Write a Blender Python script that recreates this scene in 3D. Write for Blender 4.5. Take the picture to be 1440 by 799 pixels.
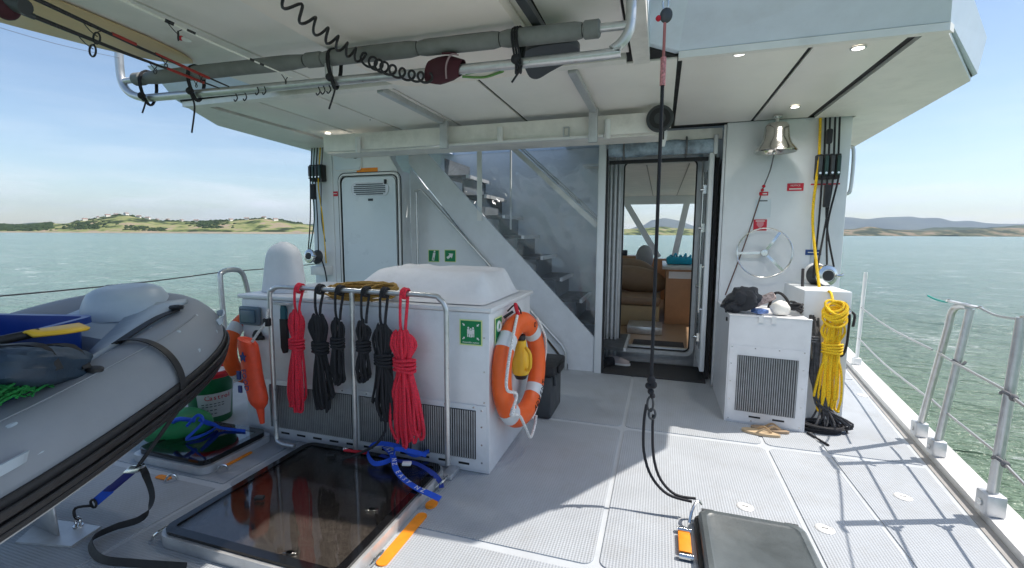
import bpy, bmesh, math, random
from mathutils import Vector, Matrix, noise
R = math.radians
PI = math.pi
random.seed(7)
SC = bpy.context.scene
COL = SC.collection
for o in list(bpy.data.objects):
    bpy.data.objects.remove(o)

# ------------------------------------------------------------------ camera
EYE = 1.55
F = 650.0
PITCH, YAW, ROLL = R(-6.2), R(17.75), R(-0.27)
fwd = Vector((-math.sin(YAW)*math.cos(PITCH), math.cos(YAW)*math.cos(PITCH), math.sin(PITCH)))
rt0 = Vector((math.cos(YAW), math.sin(YAW), 0))
up0 = rt0.cross(fwd)
rt = math.cos(ROLL)*rt0 - math.sin(ROLL)*up0
up = math.cos(ROLL)*up0 + math.sin(ROLL)*rt0
cam = bpy.data.cameras.new('camera')
camo = bpy.data.objects.new('camera', cam)
COL.objects.link(camo)
m = Matrix((rt, up, -fwd)).transposed().to_4x4()
m.translation = (0, 0, EYE)
camo.matrix_world = m
cam.sensor_width = 36
cam.lens = F/1440*36
cam.clip_start = 0.02
cam.clip_end = 60000
SC.camera = camo
SC.render.resolution_x, SC.render.resolution_y = 1024, 568

# ------------------------------------------------------------------ light
SUN = Vector((.787, .273, 1.09)).normalized()
w = bpy.data.worlds.new('World')
SC.world = w
w.use_nodes = True
nt = w.node_tree
N = nt.nodes
L = nt.links
N.clear()
sky = N.new('ShaderNodeTexSky')
sky.sky_type = 'NISHITA'
sky.sun_disc = False
sky.sun_elevation = math.asin(SUN.z)
sky.sun_rotation = math.atan2(SUN.x, SUN.y)
sky.air_density = 1.0
sky.dust_density = 0.6
sky.ozone_density = 1.6
bg = N.new('ShaderNodeBackground')
bg.inputs[1].default_value = 0.098
wo = N.new('ShaderNodeOutputWorld')
tc = N.new('ShaderNodeTexCoord')
mp = N.new('ShaderNodeMapping')
mp.inputs['Scale'].default_value = (3.2, 3.2, 26)
nz = N.new('ShaderNodeTexNoise')
nz.inputs['Scale'].default_value = 1.6
nz.inputs['Detail'].default_value = 7
nz.inputs['Roughness'].default_value = .58
rp = N.new('ShaderNodeValToRGB')
rp.color_ramp.elements[0].position = .45
rp.color_ramp.elements[1].position = .70
sx = N.new('ShaderNodeSeparateXYZ')
band = N.new('ShaderNodeValToRGB')
cr = band.color_ramp
cr.elements[0].position = 0.0; cr.elements[0].color = (.8, .8, .8, 1)
cr.elements[1].position = .30; cr.elements[1].color = (0, 0, 0, 1)
e = cr.elements.new(.05); e.color = (.95, .95, .95, 1)
e = cr.elements.new(.10); e.color = (.22, .22, .22, 1)
mul = N.new('ShaderNodeMath'); mul.operation = 'MULTIPLY'
mx = N.new('ShaderNodeMix'); mx.data_type = 'RGBA'
mx.inputs[7].default_value = (6.6, 7.0, 7.5, 1)
L.new(tc.outputs['Generated'], mp.inputs[0]); L.new(mp.outputs[0], nz.inputs[0])
L.new(nz.outputs[0], rp.inputs[0])
L.new(tc.outputs['Generated'], sx.inputs[0]); L.new(sx.outputs[2], band.inputs[0])
L.new(rp.outputs[0], mul.inputs[0]); L.new(band.outputs[0], mul.inputs[1])
L.new(mul.outputs[0], mx.inputs[0]); L.new(sky.outputs[0], mx.inputs[6])
L.new(mx.outputs[2], bg.inputs[0]); L.new(bg.outputs[0], wo.inputs[0])

sl = bpy.data.lights.new('sun', 'SUN')
sl.energy = 3.45
sl.angle = R(.55)
sl.color = (1, .93, .84)
so = bpy.data.objects.new('sun', sl)
COL.objects.link(so)
so.rotation_euler = SUN.to_track_quat('Z', 'Y').to_euler()
so.location = (20, 10, 40)
vs = SC.view_settings
vs.view_transform = 'Standard'
vs.look = 'None'
vs.gamma = 1
vs.use_curve_mapping = False
vs.exposure = 0.78
SC.cycles.max_bounces = 12
SC.cycles.diffuse_bounces = 8
SC.cycles.glossy_bounces = 4
SC.cycles.transparent_max_bounces = 12
SC.cycles.caustics_reflective = False
SC.cycles.caustics_refractive = False
SC.cycles.sample_clamp_indirect = 4


# ------------------------------------------------------------------ pixel rays (photo pixel -> a point on a real plane)
def P(px, py, X=None, Y=None, Z=None):
    d = fwd + (px-720)/F*rt + (399.5-py)/F*up
    if X is not None: t = X/d.x
    elif Y is not None: t = Y/d.y
    else: t = (Z-EYE)/d.z
    return Vector((d.x*t, d.y*t, EYE+d.z*t))


# ------------------------------------------------------------------ materials
MATS = {}


def mat(name, col, rough=.5, metal=0, var=.08, scale=6, bump=0, bscale=60, alpha=None, spec=.5, coat=0, sheen=0, dirt=0):
    if name in MATS: return MATS[name]
    mt = bpy.data.materials.new(name)
    mt.use_nodes = True
    t = mt.node_tree; n = t.nodes; l = t.links
    b = n['Principled BSDF']
    b.inputs['Roughness'].default_value = rough
    b.inputs['Metallic'].default_value = metal
    b.inputs['Specular IOR Level'].default_value = spec
    b.inputs['Coat Weight'].default_value = coat
    if sheen: b.inputs['Sheen Weight'].default_value = sheen
    g = n.new('ShaderNodeNewGeometry')
    q = n.new('ShaderNodeTexNoise'); q.inputs['Scale'].default_value = scale
    q.inputs['Detail'].default_value = 6; q.inputs['Roughness'].default_value = .62
    l.new(g.outputs['Position'], q.inputs[0])
    mr = n.new('ShaderNodeMapRange')
    mr.inputs[1].default_value = .3; mr.inputs[2].default_value = .7
    mr.inputs[3].default_value = 1-var; mr.inputs[4].default_value = 1+var
    l.new(q.outputs[0], mr.inputs[0])
    v = n.new('ShaderNodeVectorMath'); v.operation = 'SCALE'
    v.inputs[0].default_value = col[:3]
    l.new(mr.outputs[0], v.inputs[3])
    src = v.outputs[0]
    if dirt:
        q2 = n.new('ShaderNodeTexNoise'); q2.inputs['Scale'].default_value = 2.3
        q2.inputs['Detail'].default_value = 9; q2.inputs['Roughness'].default_value = .7
        l.new(g.outputs['Position'], q2.inputs[0])
        r2 = n.new('ShaderNodeMapRange'); r2.inputs[1].default_value = .52; r2.inputs[2].default_value = .72
        r2.inputs[3].default_value = 0; r2.inputs[4].default_value = dirt
        l.new(q2.outputs[0], r2.inputs[0])
        m2 = n.new('ShaderNodeMix'); m2.data_type = 'RGBA'
        m2.inputs[7].default_value = (.20, .18, .15, 1)
        l.new(r2.outputs[0], m2.inputs[0]); l.new(src, m2.inputs[6]); src = m2.outputs[2]
    l.new(src, b.inputs['Base Color'])
    rr = n.new('ShaderNodeMapRange'); rr.inputs[1].default_value = .3; rr.inputs[2].default_value = .7
    rr.inputs[3].default_value = max(0.02, rough*.8); rr.inputs[4].default_value = min(1, rough*1.2)
    l.new(q.outputs[0], rr.inputs[0]); l.new(rr.outputs[0], b.inputs['Roughness'])
    if bump:
        q3 = n.new('ShaderNodeTexNoise'); q3.inputs['Scale'].default_value = bscale
        q3.inputs['Detail'].default_value = 4
        l.new(g.outputs['Position'], q3.inputs[0])
        bp = n.new('ShaderNodeBump'); bp.inputs['Strength'].default_value = 1
        bp.inputs['Distance'].default_value = bump
        l.new(q3.outputs[0], bp.inputs['Height']); l.new(bp.outputs[0], b.inputs['Normal'])
    if alpha is not None:
        b.inputs['Alpha'].default_value = alpha
    MATS[name] = mt
    return mt


def rope_mat(name, col, fleck=None, rough=.8):
    mt = mat(name, col, rough, var=.45, scale=150, bump=.0035, bscale=260)
    return mt


paint = mat('painted_aluminium', (.78, .81, .83), .38, var=.04, scale=3, bump=.0006, bscale=9, dirt=.10)
paint_door = mat('door_paint', (.68, .75, .79), .3, var=.03, scale=3, bump=.0004, bscale=7, dirt=.05)
bare = mat('brushed_aluminium', (.60, .61, .62), .42, .55, var=.10, scale=14, bump=.0005, bscale=50, dirt=.2)
locker_m = mat('locker_aluminium', (.76, .765, .78), .40, .15, var=.06, scale=5, bump=.0008, bscale=8, dirt=.18)
ceil_m = mat('ceiling_panel_paint', (.90, .86, .81), .42, var=.03, scale=2, dirt=.05)
ceil_edge = mat('roof_edge_paint', (.86, .83, .78), .45, var=.06, scale=3, dirt=.18)
fascia_m = mat('fascia_sky_tint', (.64, .72, .82), .42, var=.06, scale=4, bump=.0006, bscale=12, dirt=.12)  # blue tint of the sky light put into the base colour
beam_m = mat('beam_paint', (.86, .83, .78), .45, .1, var=.07, scale=8, dirt=.25)
black = mat('black_rubber', (.018, .018, .02), .55, var=.25, scale=20, bump=.0006, bscale=120)
blackgap = mat('seam_black', (.012, .012, .013), .7)
white = mat('white_gloss', (.78, .78, .77), .35, var=.03, dirt=.06)
steel = mat('polished_steel', (.72, .72, .70), .16, 1, var=.06, scale=12)
galv = mat('anodised_tube', (.62, .63, .63), .34, .75, var=.10, scale=22, dirt=.12)
foam_m = mat('foam_lagging', (.22, .225, .22), .85, var=.15, scale=10, bump=.003, bscale=25)
canvas = mat('grey_canvas', (.70, .73, .77), .8, var=.06, scale=5, bump=.008, bscale=6, dirt=.1, sheen=.2)
cover_m = mat('vinyl_cover', (.72, .73, .76), .6, var=.05, scale=6, bump=.010, bscale=7, dirt=.1)
orange_m = mat('safety_orange', (.88, .13, .02), .45, var=.10, scale=8, bump=.001, bscale=30, dirt=.1)
orange_pad = mat('orange_pad', (.90, .28, .01), .6, var=.12, scale=20, dirt=.15)
reflect_m = mat('reflective_tape', (.66, .68, .70), .4, var=.05)
pink_rope = rope_mat('pink_rope', (.82, .035, .07))
red_cord = rope_mat('red_cord', (.62, .02, .04))
black_rope = rope_mat('black_rope', (.022, .022, .026), .7)
grey_rope = rope_mat('grey_rope', (.16, .16, .17), .7)
yellow_rope = rope_mat('yellow_rope', (.88, .56, .015))
tan_rope = rope_mat('tan_hose', (.42, .25, .06), .5)
green_rope = rope_mat('green_rope', (.05, .30, .10))
white_rope = rope_mat('white_rope', (.75, .74, .72))
blue_strap = mat('blue_webbing', (.015, .09, .60), .7, var=.15, scale=60, bump=.0006, bscale=400)
navy_strap = mat('navy_webbing', (.012, .016, .05), .7, var=.2, scale=60)
green_sign = mat('sign_green', (.0, .22, .07), .45, var=.05)
sign_lime = mat('sign_pale_yellow', (.70, .80, .35), .5, var=.03)
red_sign = mat('sign_red', (.60, .015, .04), .5, var=.08, scale=30)
blue_sign = mat('sign_blue', (.02, .07, .25), .5)
dark_sign = mat('dark_sign', (.03, .04, .05), .4)
yellow_p = mat('yellow_plastic', (.86, .52, .03), .4, var=.08)
green_p = mat('green_plastic', (.01, .16, .055), .38, var=.10, scale=9, dirt=.08)
red_p = mat('red_plastic', (.55, .01, .025), .38, var=.05)
blue_p = mat('blue_plastic', (.008, .04, .24), .35, var=.08, bump=.001, bscale=12)
hypalon = mat('grey_hypalon', (.27, .29, .32), .55, var=.06, scale=5, bump=.0012, bscale=14, dirt=.06)
hyp_light = mat('bow_moulding', (.44, .51, .575), .42, var=.05, scale=6, bump=.002, bscale=9)
hull_m = mat('dinghy_hull', (.50, .51, .52), .4, var=.06, dirt=.15)
wood_m = mat('pale_board', (.72, .53, .29), .45, var=.07, scale=5, dirt=.08)
cream_m = mat('cream_board', (.90, .82, .74), .4, var=.03, scale=3)
fin_m = mat('charcoal_plastic', (.05, .055, .06), .45, var=.15, scale=10)
orange_w = mat('cabinet_wood', (.48, .25, .12), .4, var=.12, scale=4)
brown_uph = mat('brown_leather', (.25, .16, .095), .5, var=.12, scale=6, bump=.004, bscale=10)
tan_uph = mat('tan_cushion', (.42, .31, .17), .7, var=.08)
teal_m = mat('teal_cloth', (.01, .33, .46), .7, var=.15, scale=20)
mat_m = mat('doormat_fibre', (.045, .046, .05), .95, var=.35, scale=60, bump=.004, bscale=200)
lid_m = mat('hatch_lid', (.085, .10, .105), .42, var=.22, scale=7, bump=.0008, bscale=90, dirt=.12)
burg = mat('burgundy_cloth', (.06, .012, .02), .85, var=.2)
skin_tan = mat('tan_sole', (.48, .34, .2), .75, var=.1)
darkcloth = mat('dark_cloth', (.022, .024, .030), .85, var=.3, scale=14, bump=.01, bscale=16, sheen=.15)
navy_bag = mat('slate_bag', (.022, .045, .075), .55, var=.25, scale=8, bump=.008, bscale=9)
net_m = mat('green_net', (.01, .20, .04), .9, var=.6, scale=60, bump=.01, bscale=60)


def emit(name, col, s):
    mt = bpy.data.materials.new(name); mt.use_nodes = True
    b = mt.node_tree.nodes['Principled BSDF']
    b.inputs['Base Color'].default_value = (*col, 1)
    b.inputs['Emission Color'].default_value = (*col, 1)
    b.inputs['Emission Strength'].default_value = s
    return mt


lamp_m = emit('lamp_lens', (1, .95, .85), 2.6)


def clear_mat(name, tint=(.93, .95, .97), gl=.10, bump=.0, bs=6, rough=.03, milk=0.0, milkc=(.7, .75, .8)):
    mt = bpy.data.materials.new(name); mt.use_nodes = True
    t = mt.node_tree; n = t.nodes; l = t.links; n.clear()
    o = n.new('ShaderNodeOutputMaterial')
    tr = n.new('ShaderNodeBsdfTransparent'); tr.inputs[0].default_value = (*tint, 1)
    g = n.new('ShaderNodeBsdfGlossy'); g.inputs['Roughness'].default_value = rough
    df = n.new('ShaderNodeBsdfDiffuse'); df.inputs[0].default_value = (*milkc, 1)
    m1 = n.new('ShaderNodeMixShader'); m2 = n.new('ShaderNodeMixShader')
    lw = n.new('ShaderNodeLayerWeight'); lw.inputs[0].default_value = .25
    ad = n.new('ShaderNodeMath'); ad.operation = 'MULTIPLY_ADD'
    ad.inputs[1].default_value = .8; ad.inputs[2].default_value = gl
    l.new(lw.outputs['Fresnel'], ad.inputs[0]); ad.use_clamp = True
    l.new(ad.outputs[0], m1.inputs[0]); l.new(tr.outputs[0], m1.inputs[1]); l.new(g.outputs[0], m1.inputs[2])
    gg = n.new('ShaderNodeNewGeometry')
    q = n.new('ShaderNodeTexNoise'); q.inputs['Scale'].default_value = bs; q.inputs['Detail'].default_value = 3
    q.inputs['Distortion'].default_value = 1.2
    l.new(gg.outputs['Position'], q.inputs[0])
    if bump:
        bp = n.new('ShaderNodeBump'); bp.inputs['Distance'].default_value = bump
        l.new(q.outputs[0], bp.inputs['Height']); l.new(bp.outputs[0], g.inputs['Normal'])
    mr = n.new('ShaderNodeMapRange'); mr.inputs[1].default_value = .42; mr.inputs[2].default_value = .72
    mr.inputs[3].default_value = milk*.5; mr.inputs[4].default_value = milk*1.6
    l.new(q.outputs[0], mr.inputs[0])
    l.new(mr.outputs[0], m2.inputs[0]); l.new(m1.outputs[0], m2.inputs[1]); l.new(df.outputs[0], m2.inputs[2])
    l.new(m2.outputs[0], o.inputs[0])
    return mt


vinyl = clear_mat('clear_vinyl', gl=.06, bump=.010, bs=1.6, rough=.05, milk=.05, milkc=(.74, .80, .86))
hatch_glass = clear_mat('smoked_glass', tint=(.80, .78, .77), gl=.02, rough=.03)
teal_glass = clear_mat('teal_hatch_glass', tint=(.25, .45, .50), gl=.22, rough=.05)
rolled = mat('rolled_vinyl', (.30, .38, .46), .12, var=.5, scale=9, bump=.02, bscale=14)


def deck_material():
    mt = bpy.data.materials.new('nonskid_deck'); mt.use_nodes = True
    t = mt.node_tree; n = t.nodes; l = t.links
    b = n['Principled BSDF']; b.inputs['Roughness'].default_value = .62
    g = n.new('ShaderNodeNewGeometry')
    mp = n.new('ShaderNodeMapping'); mp.inputs['Rotation'].default_value = (0, 0, R(45)); mp.inputs['Scale'].default_value = (300, 300, 0)
    l.new(g.outputs['Position'], mp.inputs[0])
    s = n.new('ShaderNodeSeparateXYZ'); l.new(mp.outputs[0], s.inputs[0])
    a = n.new('ShaderNodeMath'); a.operation = 'SINE'; l.new(s.outputs[0], a.inputs[0])
    c = n.new('ShaderNodeMath'); c.operation = 'SINE'; l.new(s.outputs[1], c.inputs[0])
    pm = n.new('ShaderNodeMath'); pm.operation = 'MULTIPLY'; l.new(a.outputs[0], pm.inputs[0]); l.new(c.outputs[0], pm.inputs[1])
    q = n.new('ShaderNodeTexNoise'); q.inputs['Scale'].default_value = 1.7; q.inputs['Detail'].default_value = 8; q.inputs['Roughness'].default_value = .65
    l.new(g.outputs['Position'], q.inputs[0])
    mr = n.new('ShaderNodeMapRange'); mr.inputs[1].default_value = -1; mr.inputs[2].default_value = 1; mr.inputs[3].default_value = .82; mr.inputs[4].default_value = 1.07
    l.new(pm.outputs[0], mr.inputs[0])
    m2 = n.new('ShaderNodeMapRange'); m2.inputs[1].default_value = .3; m2.inputs[2].default_value = .75; m2.inputs[3].default_value = 1.06; m2.inputs[4].default_value = .86
    l.new(q.outputs[0], m2.inputs[0])
    mm = n.new('ShaderNodeMath'); mm.operation = 'MULTIPLY'; l.new(mr.outputs[0], mm.inputs[0]); l.new(m2.outputs[0], mm.inputs[1])
    v = n.new('ShaderNodeVectorMath'); v.operation = 'SCALE'; v.inputs[0].default_value = (.425, .455, .49); l.new(mm.outputs[0], v.inputs[3])
    q5 = n.new('ShaderNodeTexNoise'); q5.inputs['Scale'].default_value = 3.1; q5.inputs['Detail'].default_value = 10; q5.inputs['Roughness'].default_value = .75
    l.new(g.outputs['Position'], q5.inputs[0])
    r5 = n.new('ShaderNodeMapRange'); r5.inputs[1].default_value = .50; r5.inputs[2].default_value = .75; r5.inputs[3].default_value = 0; r5.inputs[4].default_value = .34
    l.new(q5.outputs[0], r5.inputs[0])
    m5 = n.new('ShaderNodeMix'); m5.data_type = 'RGBA'; m5.inputs[7].default_value = (.26, .245, .22, 1)
    l.new(r5.outputs[0], m5.inputs[0]); l.new(v.outputs[0], m5.inputs[6])
    l.new(m5.outputs[2], b.inputs['Base Color'])
    bp = n.new('ShaderNodeBump'); bp.inputs['Distance'].default_value = .0012; l.new(pm.outputs[0], bp.inputs['Height']); l.new(bp.outputs[0], b.inputs['Normal'])
    return mt


deck_tread = deck_material()
deck_plain = mat('deck_paint', (.50, .53, .56), .5, var=.05, scale=3, dirt=.2)
toe_m = mat('toe_rail_white', (.72, .71, .69), .45, var=.05, dirt=.12)
channel_m = mat('scupper_channel', (.33, .32, .31), .6, var=.1, dirt=.2)


# ------------------------------------------------------------------ mesh helpers
def box(bm, c, s, rz=0, M=None, bev=0):
    r = bmesh.ops.create_cube(bm, size=1)
    vs = r['verts']
    mm = Matrix.Translation(c) @ Matrix.Rotation(rz, 4, 'Z') @ (M or Matrix.Identity(4)) @ Matrix.Diagonal((*s, 1))
    bmesh.ops.transform(bm, matrix=mm, verts=vs)
    if bev:
        es = list({e for v in vs for e in v.link_edges})
        bmesh.ops.bevel(bm, geom=es, offset=bev, segments=2, affect='EDGES', profile=.5)
    return bm


def bx(x0, x1, y0, y1, z0, z1, bev=0, bm=None):
    bm = bm or bmesh.new()
    return box(bm, ((x0+x1)/2, (y0+y1)/2, (z0+z1)/2), (abs(x1-x0), abs(y1-y0), abs(z1-z0)), bev=bev)


def smooth(pts, n=6, closed=False):
    pts = [Vector(p) for p in pts]
    if len(pts) < 3: return pts
    out = []
    m = len(pts)
    rng = range(m) if closed else range(m-1)
    for i in rng:
        if closed:
            p0, p1, p2, p3 = pts[(i-1) % m], pts[i], pts[(i+1) % m], pts[(i+2) % m]
        else:
            p0 = pts[max(i-1, 0)]; p1 = pts[i]; p2 = pts[i+1]; p3 = pts[min(i+2, m-1)]
        for k in range(n):
            t = k/n
            out.append(.5*((2*p1)+(-p0+p2)*t+(2*p0-5*p1+4*p2-p3)*t*t+(-p0+3*p1-3*p2+p3)*t*t*t))
    if not closed: out.append(pts[-1])
    return out


def tube(bm, pts, r, seg=8, closed=False, sm=0, flat=None):
    """round tube (or a flat strap when flat=(w,t)) along a path"""
    if sm: pts = smooth(pts, sm, closed)
    pts = [Vector(p) for p in pts]
    m = len(pts)
    rings = []
    T0 = None; nrm = None
    for i in range(m):
        if closed: T = pts[(i+1) % m]-pts[(i-1) % m]
        elif i == 0: T = pts[1]-pts[0]
        elif i == m-1: T = pts[-1]-pts[-2]
        else: T = pts[i+1]-pts[i-1]
        if T.length < 1e-9: T = T0 or Vector((0, 0, 1))
        T = T.normalized()
        if nrm is None:
            a = Vector((0, 0, 1)) if abs(T.z) < .9 else Vector((0, 1, 0))
            nrm = T.cross(a).normalized()
        else:
            nrm = (nrm - T*nrm.dot(T))
            if nrm.length < 1e-6: nrm = T.orthogonal()
            nrm.normalize()
        T0 = T
        bn = T.cross(nrm)
        rr = r[i] if isinstance(r, (list, tuple)) else r
        if flat:
            ww, tt = flat
            ring = [bm.verts.new(pts[i]+nrm*a*ww/2+bn*b*tt/2) for a, b in ((-1, -1), (1, -1), (1, 1), (-1, 1))]
        else:
            ring = [bm.verts.new(pts[i]+nrm*math.cos(2*PI*k/seg)*rr+bn*math.sin(2*PI*k/seg)*rr) for k in range(seg)]
        rings.append(ring)
    q = len(rings[0])
    for i in range(m if closed else m-1):
        A = rings[i]; B = rings[(i+1) % m]
        for k in range(q):
            bm.faces.new((A[k], A[(k+1) % q], B[(k+1) % q], B[k]))
    if not closed:
        bm.faces.new(rings[0][::-1]); bm.faces.new(rings[-1])
    return bm


def strap(bm, pts, width, thick, widthdir, sm=0):
    """webbing: widthdir fixes which way its width lies"""
    if sm: pts = smooth(pts, sm)
    pts = [Vector(p) for p in pts]
    rings = []
    for i, p in enumerate(pts):
        T = (pts[min(i+1, len(pts)-1)]-pts[max(i-1, 0)]).normalized()
        wd = widthdir[i] if isinstance(widthdir, list) else widthdir
        wv = Vector(wd); wv = (wv-T*wv.dot(T)).normalized()
        nv = T.cross(wv)
        rings.append([bm.verts.new(p+wv*a*width/2+nv*b*thick/2) for a, b in ((-1, -1), (1, -1), (1, 1), (-1, 1))])
    for A, B in zip(rings, rings[1:]):
        for k in range(4): bm.faces.new((A[k], A[(k+1) % 4], B[(k+1) % 4], B[k]))
    bm.faces.new(rings[0][::-1]); bm.faces.new(rings[-1])
    return bm


def cyl(bm, a, b, r, seg=12, r2=None):
    return tube(bm, [a, b], [r, r if r2 is None else r2], seg)


def prism(poly, axis, a, b, bm=None):
    """poly: 2D points; axis 'Y': points (x,z) from y=a to b; 'Z': (x,y); 'X': (y,z)"""
    bm = bm or bmesh.new()

    def v(p, t):
        if axis == 'Y': return (p[0], t, p[1])
        if axis == 'Z': return (p[0], p[1], t)
        return (t, p[0], p[1])
    A = [bm.verts.new(v(p, a)) for p in poly]
    B = [bm.verts.new(v(p, b)) for p in poly]
    bm.faces.new(A[::-1]); bm.faces.new(B)
    n = len(poly)
    for i in range(n): bm.faces.new((A[i], A[(i+1) % n], B[(i+1) % n], B[i]))
    bmesh.ops.recalc_face_normals(bm, faces=bm.faces)
    return bm


def rrect(x0, x1, y0, y1, r, n=5):
    out = []
    for cx, cy, a0 in ((x1-r, y1-r, 0), (x0+r, y1-r, 90), (x0+r, y0+r, 180), (x1-r, y0+r, 270)):
        for k in range(n+1):
            a = R(a0+90*k/n); out.append((cx+r*math.cos(a), cy+r*math.sin(a)))
    return out


def ringplate(x0, x1, y0, y1, r, wd, axis, a, b):
    """rounded rectangular frame"""
    o = rrect(x0, x1, y0, y1, r); i = rrect(x0+wd, x1-wd, y0+wd, y1-wd, max(r-wd, .004))
    bm = bmesh.new()

    def v(p, t):
        if axis == 'Y': return (p[0], t, p[1])
        if axis == 'Z': return (p[0], p[1], t)
        return (t, p[0], p[1])
    n = len(o)
    V = [[bm.verts.new(v(p, t)) for p in q] for q, t in ((o, a), (i, a), (i, b), (o, b))]
    for s in range(4):
        A, B = V[s], V[(s+1) % 4]
        for k in range(n): bm.faces.new((A[k], A[(k+1) % n], B[(k+1) % n], B[k]))
    bmesh.ops.recalc_face_normals(bm, faces=bm.faces)
    return bm


def lathe(prof, seg=28, M=None, bm=None):
    bm = bm or bmesh.new()
    rings = [[bm.verts.new((r*math.cos(2*PI*k/seg), r*math.sin(2*PI*k/seg), z)) for k in range(seg)] for r, z in prof]
    for A, B in zip(rings, rings[1:]):
        for k in range(seg): bm.faces.new((A[k], A[(k+1) % seg], B[(k+1) % seg], B[k]))
    if prof[0][0] > 1e-4: bm.faces.new(rings[0][::-1])
    if prof[-1][0] > 1e-4: bm.faces.new(rings[-1])
    vs = [v for r in rings for v in r]
    if M: bmesh.ops.transform(bm, matrix=M, verts=vs)
    bmesh.ops.remove_doubles(bm, verts=vs, dist=1e-5)
    return bm


def axisM(loc, d):
    q = Vector(d).to_track_quat('Z', 'Y')
    return Matrix.Translation(loc) @ q.to_matrix().to_4x4()


LOC = {}


def obj(name, bm, m, parent=None, sm=True, loc=None):
    me = bpy.data.meshes.new(name)
    if isinstance(bm, bpy.types.Mesh):
        me = bm
    else:
        bmesh.ops.recalc_face_normals(bm, faces=bm.faces)
        bm.to_mesh(me); bm.free()
    if sm:
        me.polygons.foreach_set('use_smooth', [True]*len(me.polygons))
        try: me.set_sharp_from_angle(angle=R(38))
        except Exception: pass
    co = [v.co for v in me.vertices]
    if loc is None:
        xs = [c.x for c in co]; ys = [c.y for c in co]; zs = [c.z for c in co]
        loc = Vector(((min(xs)+max(xs))/2, (min(ys)+max(ys))/2, min(zs)))
    loc = Vector(loc)
    me.transform(Matrix.Translation(-loc))
    o = bpy.data.objects.new(name, me)
    for mm in (m if isinstance(m, (list, tuple)) else [m]): me.materials.append(mm)
    COL.objects.link(o)
    pl = Vector((0, 0, 0))
    if parent is not None:
        o.parent = parent; pl = LOC[parent.name]
    o.location = loc-pl
    LOC[o.name] = loc
    return o


def tag(o, label, cat, group=None):
    o['label'] = label; o['category'] = cat
    if group: o['group'] = group
    return o


def struct(name, bm, m, **k):
    o = obj(name, bm, m, **k); o['kind'] = 'structure'; return o


def thing(name, label, cat, loc, group=None):
    o = bpy.data.objects.new(name, None); COL.objects.link(o)
    o.empty_display_size = .1
    o.location = loc; LOC[o.name] = Vector(loc)
    return tag(o, label, cat, group)


def text_bm(s, size, M, depth=.0008, align='CENTER'):
    c = bpy.data.curves.new('lettering', 'FONT'); c.body = s; c.size = size; c.extrude = depth
    c.align_x = align; c.align_y = 'CENTER'; c.resolution_u = 2
    o = bpy.data.objects.new('lettering', c); COL.objects.link(o)
    bpy.context.view_layer.update()
    me = bpy.data.meshes.new_from_object(o.evaluated_get(bpy.context.evaluated_depsgraph_get()))
    bpy.data.objects.remove(o)
    bm = bmesh.new(); bm.from_mesh(me); bm.transform(M)
    return bm


def faceM(loc, right, upv):
    r_ = Vector(right).normalized(); u_ = Vector(upv).normalized(); n_ = r_.cross(u_)
    mm = Matrix((r_, u_, n_)).transposed().to_4x4(); mm.translation = Vector(loc); return mm


def join(dst, src):
    me = bpy.data.meshes.new('tmp'); src.to_mesh(me); src.free(); dst.from_mesh(me); bpy.data.meshes.remove(me); return dst


def plate(u0, u1, v0, v1, w0, w1, M, bev=0):
    bm = bmesh.new(); box(bm, ((u0+u1)/2, (v0+v1)/2, (w0+w1)/2), (u1-u0, v1-v0, w1-w0), bev=bev); bm.transform(M); return bm


# ================================================================== SEA, LAND, DECK
SEA = -1.35


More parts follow.
